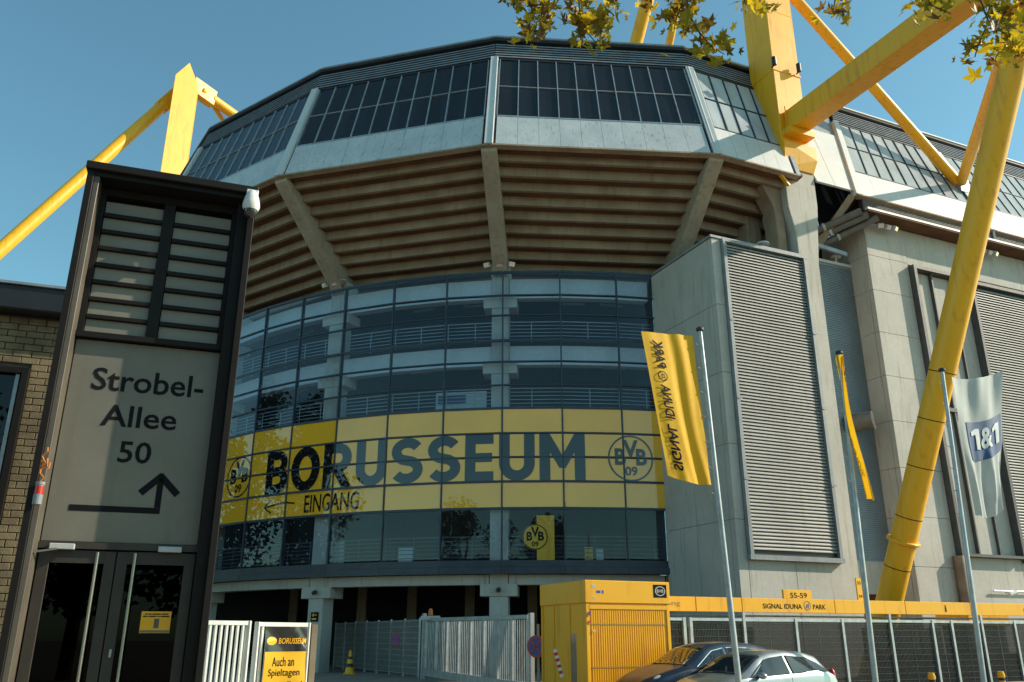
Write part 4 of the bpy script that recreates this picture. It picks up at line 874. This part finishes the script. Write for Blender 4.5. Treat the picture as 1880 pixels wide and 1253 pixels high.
def fl1(u, v, o=0.):       # u 0 left..1 at the pole, v 0 bottom..1 top
    s0 = -11.34+(-11.80+11.34)*v; s1 = -10.36+(-10.47+10.36)*v; zt = 7.56+.12*u; zb = 4.66-.12*u
    am = .25+.75*min(1, max(0, (u-.30)/.25)); d = 12.4-.02+am*(.040*math.sin(11*u-3.2*(1-v))*(1-.4*v)+.016*math.sin(23*u-7*(1-v)+1.5*math.sin(5*v)))+.04*math.sin(3*u+2*v)+o
    return EF.P(s0+(s1-s0)*u, d, zb+(zt-zb)*v-.05*math.sin(math.pi*u)*(1-v))
f1 = mkflag('yellow_flag', 'large yellow flag with mirrored dark lettering hanging beside the curved glass', fl1, FLAGY)
def fmap(x, y): return fl1(.16+x, y, .022)        # lettering runs up the flag, seen from behind
def vtext(s_, v0, v1, wd=.20, bold=.028):
    me = text2d(s_, bold); bm = bmesh.new(); bm.from_mesh(me); bpy.data.meshes.remove(me)
    xs = [v.co.x for v in bm.verts]; ys_ = [v.co.y for v in bm.verts]; a, b, c, d = min(xs), max(xs), min(ys_), max(ys_)
    for v in bm.verts: v.co = ((v.co.y-c)/(d-c)*wd, v0+(v.co.x-a)/(b-a)*(v1-v0), 0)
    return _lay(bm, fmap, INK, f1, 'lettering', [q/26-.16 for q in range(3, 12)], [k/40 for k in range(41)])
vtext('SIGNAL', .06, .36); vtext('IDUNA', .40, .63); vtext('PARK', .75, .945)
rg = ring2d(.085, .69, .08, .10, 24); rg = [[(x, .69+(y-.69)*.36) for x, y in p] for p in rg]
_lay(shape2d(rg+[[(.05, .675), (.13, .68), (.13, .687), (.05, .682)], [(.05, .692), (.13, .697), (.13, .704), (.05, .699)]]), fmap, INK, f1, 'emblem', [.05, .1], [.66+k*.01 for k in range(7)])
def fl2(u, v, o=0.):
    c0 = -6.66+.33*(1-v)**1.6; wd = .17*math.sin(math.pi*min(max(.12+v*.86, 0), 1))**.7+.02
    return EF.P(c0+.10-wd*(1-u)+.02*math.sin(9*v), 12.4+.22*(1-u)+.08*math.sin(7*u+4*v)+o, 4.45+3.2*v+.12*u)
f2 = mkflag('yellow_flag', 'narrow yellow flag seen edge-on beside the blue grey louvre', fl2, FLAGY)
_m = text2d('SIGNAL IDUNA PARK', .01); bm = bmesh.new(); bm.from_mesh(_m); bpy.data.meshes.remove(_m); X_ = max(v.co.x for v in bm.verts)
for v in bm.verts: v.co = (.35+v.co.y*.28, .15+v.co.x/X_*.75, 0)
_lay(bm, lambda x, y: fl2(x, y, -.01)-EF.n*.0+EF.n*.02, INK, f2, 'lettering', [.4, .5, .6], [k/40 for k in range(41)])
def fl3(u, v, o=0.):
    s0 = -3.02+.05*(1-v); s1 = -1.10-.80*(1-v); zt = 7.66+.40*u; zb = 4.35+.35*u**2
    am = 1-.75*math.exp(-((v-.54)/.2)**2); d = 12.4+am*(.08*math.sin(11*u+2*v)*(1.1-v*.5)+.04*math.sin(25*u-4*v)*(1-v*.4))+.012*math.sin(25*u)+o
    return EF.P(s0+(s1-s0)*u, d, zb+(zt-zb)*v-.10*math.sin(math.pi*u))
f3 = mkflag('pale_flag', 'pale grey flag with a blue square hanging before the yellow leg', fl3, FLAGW)
MB().grid(lambda u, v: fl3((4+21*u)/26, (16+11*v)/40, .02), 21, 11).build('blue_square', FBLUE, f3, smooth=True)
f3m = lambda x, y: fl3(x, y, .034); cu_, cv_ = [k/26 for k in range(27)], [k/40 for k in range(41)]
letters('&', (.43, .68, .475, .625), f3m, WHITE, f3, .03, cu_, cv_)
for x0 in (.23, .70): _lay(shape2d([[(x0+.20*a_, .475+.15*b_) for a_, b_ in ((.0, .64), (.0, .84), (.45, 1), (.85, 1), (.85, 0), (.42, 0), (.42, .72))]]), f3m, WHITE, f3, 'lettering', cu_, cv_)

# ================================================================== cars
def smooth_interp(xs, pts, k=3):
    px, pv = zip(*pts); y = np.interp(xs, px, pv)
    for _ in range(k): y[1:-1] = (y[:-2]+2*y[1:-1]+y[2:])/4
    return y
def car(name, label, cxy, deg, zg, L, W, H, paint, door3, group='cars parked by the kiosk'):
    CF = Fr(cxy, deg); cs = cdist = 0.; t = thing(name, label, 'car', CF.P(0, 0, zg), group); N = 84
    x = np.linspace(0, 1, N+1); a = H/1.49
    cowl, roof0, roof1, rear = (.265, .47, .86, .985)
    zt = smooth_interp(x, [(0, .60*a), (.02, .70*a), (.06, .78*a), (.15, .90*a), (cowl-.03, .985*a), (cowl, 1.0*a), (roof0-.06, 1.36*a), (roof0+.02, 1.455*a), (.60, 1.49*a), (roof1-.10, 1.46*a), (roof1, 1.37*a), (rear-.06, 1.12*a), (rear, .92*a), (1, .62*a)])
    zb = np.minimum(smooth_interp(x, [(0, .58*a), (.05, .70*a), (.15, .82*a), (cowl, .93*a), (.5, .965*a), (.8, 1.02*a), (.93, .97*a), (1, .70*a)]), zt-.02)
    w_ = smooth_interp(x, [(0, .50), (.03, .66), (.10, .80), (.2, .845), (.5, .86), (.85, .845), (.95, .77), (1, .62)])*W/1.72
    wt = smooth_interp(x, [(0, .42), (.1, .66), (cowl-.04, .72), (cowl+.02, .70), (roof0, .575), (.65, .575), (roof1, .56), (rear, .60), (1, .5)])*W/1.72
    zlo = smooth_interp(x, [(0, .30), (.05, .2), (.95, .22), (1, .32)])
    rows = []
    for i in range(N+1):
        z0, z1, ww, wq = zt[i], zb[i], w_[i], min(wt[i], w_[i]*.96); g_ = max(z0-z1, .02)
        ctl = [(0, z0), (wq*.6, z0-.012), (wq*.90, z0-.03*min(1, g_*4)), (wq, z0-min(.075, g_*.4)), (ww*.97, z1), (ww*.995, z1-.07), (ww, .58*a), (ww*.985, .40), (ww*.93, zlo[i]), (0, zlo[i]-.01)]
        sub = [2, 2, 2, 5, 1, 2, 2, 2, 1]; r = []
        for k in range(9):
            for j in range(sub[k]): q = j/sub[k]; r.append((ctl[k][0]*(1-q)+ctl[k+1][0]*q, ctl[k][1]*(1-q)+ctl[k+1][1]*q))
        r.append(ctl[9]); rows.append(r)
    K = len(rows[0]); parts = {}
    def put(key, i, k, sgn):
        mb = parts.setdefault(key, MB()); b = len(mb.v)
        for ii, kk in ((i, k), (i+1, k), (i+1, k+1), (i, k+1)):
            yy, zz = rows[ii][kk]; mb.v.append(CF.P(cs+(x[ii]-.5)*L, cdist+sgn*yy, zg+zz))
        mb.f.append((b, b+1, b+2, b+3) if sgn < 0 else (b+3, b+2, b+1, b))
    bp = .60 if door3 else .545
    for i in range(N):
        for k in range(K-1):
            for sgn in (1, -1): put('body', i, k, sgn)
    parts['body'].build('body', paint, t, smooth=True, weld=True)
    def surf(xp, kp, sgn, off):
        i = min(int(xp*N), N-1); q = xp*N-i; k = min(int(kp), K-2); r = kp-k
        g_ = lambda ii, kk: Vector((x[ii], rows[ii][kk][0], rows[ii][kk][1]))
        P = (g_(i, k)*(1-q)+g_(i+1, k)*q)*(1-r)+(g_(i, k+1)*(1-q)+g_(i+1, k+1)*q)*r
        A = (g_(i+1, k)-g_(i, k)); A.x *= L; B = g_(i, k+1)-g_(i, k); nn = A.cross(B); nn = -nn.normalized() if nn.length > 1e-9 else Vector((0, 0, 1))
        if nn.z < -.2: nn = -nn
        return CF.P(cs+(P.x-.5)*L+nn.x*off, cdist+sgn*(P.y+nn.y*off), zg+P.z+nn.z*off)
    xc = [i/N for i in range(1, N)]; kc = list(range(1, K-1))
    for sgn in (1, -1):
        fw = [(cowl+.05, 10.6), (roof0-.015, 6.7), (bp-.012, 6.6), (bp-.012, 10.7)]
        rw = [[(bp+.012, 10.7), (bp+.012, 6.6), (.755, 6.9), (.82, 8.0), (.885, 9.8), (.86, 10.3)]] if door3 else [[(bp+.012, 10.7), (bp+.012, 6.6), (.70, 6.7), (.70, 10.6)], [(.715, 10.6), (.715, 6.8), (.775, 7.3), (.83, 9.9), (.82, 10.5)]]
        for nm, pl in [('front_window', fw)]+[('rear_side_window', r) for r in rw]:
            _lay(shape2d([pl]), lambda a_, b_: surf(a_, b_, sgn, .013), CARGL, t, nm, xc, kc)
            out = pl+[pl[0]]; MB().path([surf(a_, b_, sgn, .012) for a_, b_ in out], [.009]*len(out), 4).build('window_trim', CHROME if not door3 else BLACKM, t)
    for nm, x0, x1 in (('windscreen', cowl+.008, roof0-.03), ('rear_window', roof1+.02, rear-.045)):
        mb = MB()
        for sgn in (1, -1): mb.grid(lambda u, v: surf(x0+(x1-x0)*u, 5.3*v, sgn, .012), 24, 12)
        mb.build(nm, CARGL, t, smooth=True, weld=True)
    for q in (.1, .55): MB().bar(surf(cowl+.012, 4.5*q+.6, 1, .02), surf(cowl+.055, 5.0*q-.2, 1, .02), .02, .02).build('wiper', BLACKM, t)
    for sgn in (1, -1):
        xm_ = cs+(cowl+.085-.5)*L
        mr = MB().grid(lambda u, v: CF.P(xm_+.05+.09*math.cos(math.pi*(v-.5))*math.cos(2*math.pi*u), cdist+sgn*(W/2+.09+.10*math.sin(math.pi*(v-.5))), zg+.985*a+.065*math.cos(math.pi*(v-.5))*math.sin(2*math.pi*u)), 14, 8).build('mirror', paint, t, smooth=True)
        MB().bar(CF.P(xm_+.05, cdist+sgn*(W/2-.06), zg+.95*a), CF.P(xm_+.05, cdist+sgn*(W/2+.05), zg+.965*a), .06, .04).build('mirror_arm', BLACKM, mr)
        ih = 9; yy, zz = rows[ih][5]
        hx = cs+(x[ih]-.5)*L
        MB().grid(lambda u, v: CF.P(hx-.02+.30*math.cos(math.pi*(v-.5))*math.cos(2*math.pi*u)*.75, cdist+sgn*(yy-.06+.17*math.sin(math.pi*(v-.5))), zg+zz-.085+(.085)*math.cos(math.pi*(v-.5))*math.sin(2*math.pi*u)+.28*math.cos(math.pi*(v-.5))*math.cos(2*math.pi*u)*.3), 16, 10).build('headlight', mat('headlight_lens', (.5, .52, .52), (.4, .42, .43), .1, coat=1., fine=0), t, smooth=True)
        it = 80; yy, zz = rows[it][8]; tx = cs+(x[it]-.5)*L
        MB().grid(lambda u, v: CF.P(tx+.07*math.cos(math.pi*(v-.5))*math.cos(2*math.pi*u), cdist+sgn*(yy-.03+.08*math.cos(math.pi*(v-.5))*math.sin(2*math.pi*u)), zg+.92*a+.17*math.sin(math.pi*(v-.5))), 14, 8).build('tail_light', RED, t, smooth=True)
        for xx in ((.46,) if door3 else (.47, .67)): MB().bar(CF.P(cs+(xx+.05-.5)*L, cdist+sgn*(W/2+.012), zg+.80*a), CF.P(cs+(xx+.10-.5)*L, cdist+sgn*(W/2+.012), zg+.805*a), .035, .03).build('door_handle', paint, t, bevel=.006)
        for xx in ((cowl+.04, bp) if door3 else (cowl+.04, bp, .74)):
            ii = int(xx*N); yy = rows[ii]
            pts = [CF.P(cs+(x[ii]-.5)*L, cdist+sgn*(yy[k][0]+.001), zg+yy[k][1]) for k in range(11, 17)]
            MB().path(pts, [.004]*6, 4).build('door_seam', BLACKM, t)
        for xx in (.19, .81):
            c_ = CF.P(cs+(xx-.5)*L, cdist+sgn*(W/2-.20), zg+.30); ax = CF.n*sgn
            wh = MB().lathe(c_, ax, [(0, .22), (.0, .30), (.02, .30), (.17, .30), (.205, .27), (.205, .21)], 28).build('wheel', TYRE, t, smooth=True)
            MB().lathe(c_+ax*.19, ax, [(0, .205), (.02, .20), (.025, .17), (.01, .06), (.03, .03)], 20).build('rim', CHROME, wh, smooth=True)
    MB().fbox(CF, cs-.5*L-.012, cs-.47*L, cdist-.42, cdist+.42, zg+.60*a, zg+.66*a).build('grille', BLACKM, t, bevel=.01)
    MB().fbox(CF, cs-.5*L-.02, cs-.46*L, cdist-.35, cdist+.35, zg+.64*a, zg+.652*a).build('grille_bar', CHROME, t)
    return t
car('parked_car', 'dark blue family car parked in front of the yellow kiosk', (4.50, 21.70), 24, .02, 4.2, 1.82, 1.585, DBLUE, False)
car('parked_car', 'silver hatchback parked in front of the dark blue car', (5.08, 19.5), 27, .0, 3.85, 1.70, 1.45, SILVER, True)
for i, (s_, nm) in enumerate(((-5.5, 'beside the silver car'), (1.0, 'in front of the mesh fence behind the second flagpole'), (3.9, 'at the foot of the pale flag'))):
    p = EF.P(s_, 8.6 if i == 0 else 7.0, 0); t = thing('bollard', 'short yellow bollard %s' % nm, 'bollard', p, 'yellow bollards'); MB().lathe(p, (0, 0, 1), [(0, .09), (.56, .09), (.561, .105), (.66, .105), (.661, .09), (.72, .085)], 14).build('post', YEL, t); MB().lathe(p, (0, 0, 1), [(.46, .094), (.54, .094)], 14).build('band', BLACKM, t)
wr = at(1025, 1215, 21.8); t = thing('barrier_tape', 'red and white striped tape roll hanging on the fence by the kiosk', 'barrier tape', (wr.x, wr.y, 1.0))
for k in range(9):
    a, b = k/9, (k+1)/9; f_ = lambda q: Vector((wr.x-.08+.16*q, wr.y, 1.42-.62*q)); MB().bar(f_(a), f_(b), .05, .09).build('stripe', RED if k % 2 else WHITE, t)

# ================================================================== overhanging plane tree
tr = thing('plane_tree', 'plane tree with yellow green leaves overhanging the top of the view', 'tree', (9.2, 4.6, 0))
MB().path([Vector(p) for p in ((9.2, 4.6, 0), (9.15, 4.65, 2), (9.0, 4.8, 4), (8.7, 5.0, 6), (8.4, 5.2, 9), (8.6, 5, 12))], [.34, .27, .24, .2, .14, .06], 14).build('trunk', BARK, tr, smooth=True)
limb = [Vector(p) for p in ((8.9, 4.9, 4.6), (7.2, 5.5, 7.2), (5.2, 5.9, 8.3), (3.4, 6.1, 8.2), (1.6, 6.2, 8.0), (.6, 6.2, 7.8), (-.4, 6.2, 7.55))]
br = MB().path(limb, [.14, .11, .085, .065, .045, .03, .012], 10).build('branch', BARK, tr, smooth=True)
# five-lobed leaf
lo = []
for k in range(5):
    a = R_(90+(k-2)*58); rr = (1.0, .93, .62)[abs(k-2)]
    for da, q in ((-22, .58), (-10, .74), (0, 1.0), (10, .74), (22, .58)): lo.append((rr*q*math.cos(a+R_(da)), rr*q*math.sin(a+R_(da))))
    if k < 4: am = R_(90+(k-1.5)*58); lo.append((.42*math.cos(am), .42*math.sin(am)))
lo = [(0, -.12)]+lo
lvm = []
for m_ in LEAFM:
    for cv in (.18, .38):
        me = bpy.data.meshes.new('leaf'); vs_ = [(x*.105, y*.105, -cv*(x*x+.5*y*y)*.105+.02*abs(x)*.5) for x, y in lo]
        me.from_pydata([(0, .0, .008)]+vs_, [], [(0, i, i+1) for i in range(1, len(vs_))]+[(0, len(vs_), 1)]); me.materials.append(m_); lvm.append(me)
twigs = [ # (points in the picture, depth)
 ([(935, -60), (945, -10), (965, 20), (985, 45), (980, 70)], 6.1, 26), ([(1000, -60), (1010, -20), (1005, 20), (990, 40)], 6.3, 20), ([(1050, -60), (1060, -10), (1065, 20), (1070, 50), (1095, 80)], 6.0, 34),
 ([(1130, -60), (1125, 0), (1110, 30), (1095, 60)], 6.3, 20), ([(1260, -60), (1255, 0), (1245, 25), (1235, 55)], 6.2, 20), ([(1260, -40), (1262, 20), (1280, 55), (1305, 85), (1330, 100)], 5.9, 22),
 ([(1190, -50), (1185, 0), (1195, 18)], 6.3, 5), ([(1350, -60), (1360, -20), (1370, 10)], 6.2, 10), ([(1395, -60), (1400, -20), (1395, 5)], 6.0, 7), ([(1530, -60), (1535, -15), (1530, 25)], 6.1, 14),
 ([(1680, -60), (1695, -20), (1710, 10), (1745, 25)], 6.0, 20), ([(1790, -60), (1800, 0), (1815, 40), (1795, 85), (1790, 105)], 5.9, 22), ([(1850, -60), (1850, 0), (1845, 40), (1860, 80), (1875, 105)], 5.8, 34), ([(1890, -60), (1885, 0), (1880, 40)], 6.0, 18), ([(955, -50), (935, -5)], 6.0, 6)]
nl = 0; LM = [MB(), MB(), MB()]
for pts, Yd, cnt in twigs:
    P = [at(x, y, Yd+random.uniform(-.12, .12)) for x, y in pts]; j = min(range(len(limb)), key=lambda q: (limb[q]-P[0]).length)
    k0 = limb[j]
    if j+1 < len(limb): 
        ab = limb[j+1]-limb[j]; q = max(0, min(1, (P[0]-limb[j]).dot(ab)/ab.length_squared)); k0 = limb[j]+ab*q
    tw_ = MB().path([k0]+P, [.012]+[.009-.0055*i/len(P) for i in range(len(P))], 6).build('twig', BARK, tr)
    for c_ in range(cnt):
        if nl >= 300: break
        q = random.uniform(.15, 1)*(len(P)-1); i = min(int(q), len(P)-2); base = P[i].lerp(P[i+1], q-i)
        off = Vector((random.gauss(0, .07), random.gauss(0, .07), random.gauss(-.02, .05)))
        o = bpy.data.objects.new('leaf', random.choices(lvm, [4, 4, 4, 4, 2, 2])[0]); o.rotation_euler = (random.uniform(.2, 2.6), random.uniform(-.9, .9), random.uniform(0, 6.28)); sc_ = random.uniform(.6, 1.2); o.scale = (sc_, sc_, sc_)
        link(o, tw_, base+off); nl += 1
    for c_ in range(int(cnt*1.6)):
        q = random.uniform(.05, 1)*(len(P)-1); i = min(int(q), len(P)-2); base = P[i].lerp(P[i+1], q-i)+Vector((random.gauss(0, .085), random.gauss(0, .09), random.gauss(-.02, .06)))
        me = random.choices(lvm, [4, 4, 4, 4, 2, 2])[0]; rot = Matrix.Rotation(random.uniform(0, 6.28), 3, 'Z') @ Matrix.Rotation(random.uniform(-1, 1), 3, 'Y') @ Matrix.Rotation(random.uniform(.2, 2.6), 3, 'X'); k_ = random.uniform(.35, .8)
        mb = LM[LEAFM.index(me.materials[0])]; b_ = len(mb.v); mb.v += [base+rot @ (v.co*k_) for v in me.vertices]; mb.f += [tuple(b_+j for j in f.vertices) for f in me.polygons]
for mb, m_ in zip(LM, LEAFM): mb.build('small_leaves', m_, tr)['kind'] = 'stuff'
# ================================================================== trees round the forecourt (seen mirrored in the glass)
def tree(x, y, h, r, label, seed):
    rnd = random.Random(seed); t = thing('roadside_tree', label, 'tree', (x, y, 0), 'trees opposite the stadium')
    b = Vector((x, y, 0)); mb = MB().path([b, b+Vector((.1, .1, h*.3)), b+Vector((-.1, .2, h*.6)), b+Vector((.1, 0, h*.9))], [.3, .24, .15, .04], 10)
    cl = []
    for k in range(22):
        a = rnd.uniform(0, 6.28); e = rnd.uniform(.2, .95); q = r*rnd.uniform(.3, .8)*(1.2-abs(e-.6)); c = b+Vector((math.cos(a)*q, math.sin(a)*q, h*e)); cl.append((c, r*rnd.uniform(.25, .42))); mb.tube(b+Vector((0, 0, h*(e*.6))), c, .06, .02, 6)
    mb.build('trunk', BARK, t); lf = MB()
    for c, q in cl:
        for k in range(420):
            v = Vector((rnd.gauss(0, 1), rnd.gauss(0, 1), rnd.gauss(0, 1))).normalized()*q*rnd.uniform(.5, 1.05); a = Vector((rnd.gauss(0, 1), rnd.gauss(0, 1), rnd.gauss(0, 1))).normalized()*.17; e = a.orthogonal().normalized()*.15
            i = len(lf.v); p = c+v; lf.v += [p-a, p+e, p+a, p-e]; lf.f.append((i, i+1, i+2, i+3))
    lf.build('crown', FOL, t)['kind'] = 'stuff'
for i, (x, y, h, r, nm) in enumerate(((-28, 30, 19, 6.5, 'tall golden tree left of the brick building, mirrored in the left panes'), (-33, 38.5, 19, 6.5, 'tall tree beside the golden tree at the far left, mirrored in the leftmost panes'), (-8, -20, 15, 6, 'round tree across the street left of the viewpoint, mirrored in the lowest panes'), (2.5, -22, 15, 6, 'round tree across the street behind the viewpoint, mirrored in the lowest panes'), (27, -14, 13, 5, 'smaller tree across the street right of the viewpoint, mirrored in the lowest panes'), (-20, -15, 15, 6, 'tree across the street at the far left, mirrored in the lowest panes'), (-39, 47, 17, 6, 'tree beyond the brick building, mirrored in the panes beside the sign tower'))): tree(x, y, h, r, nm, 11+i)
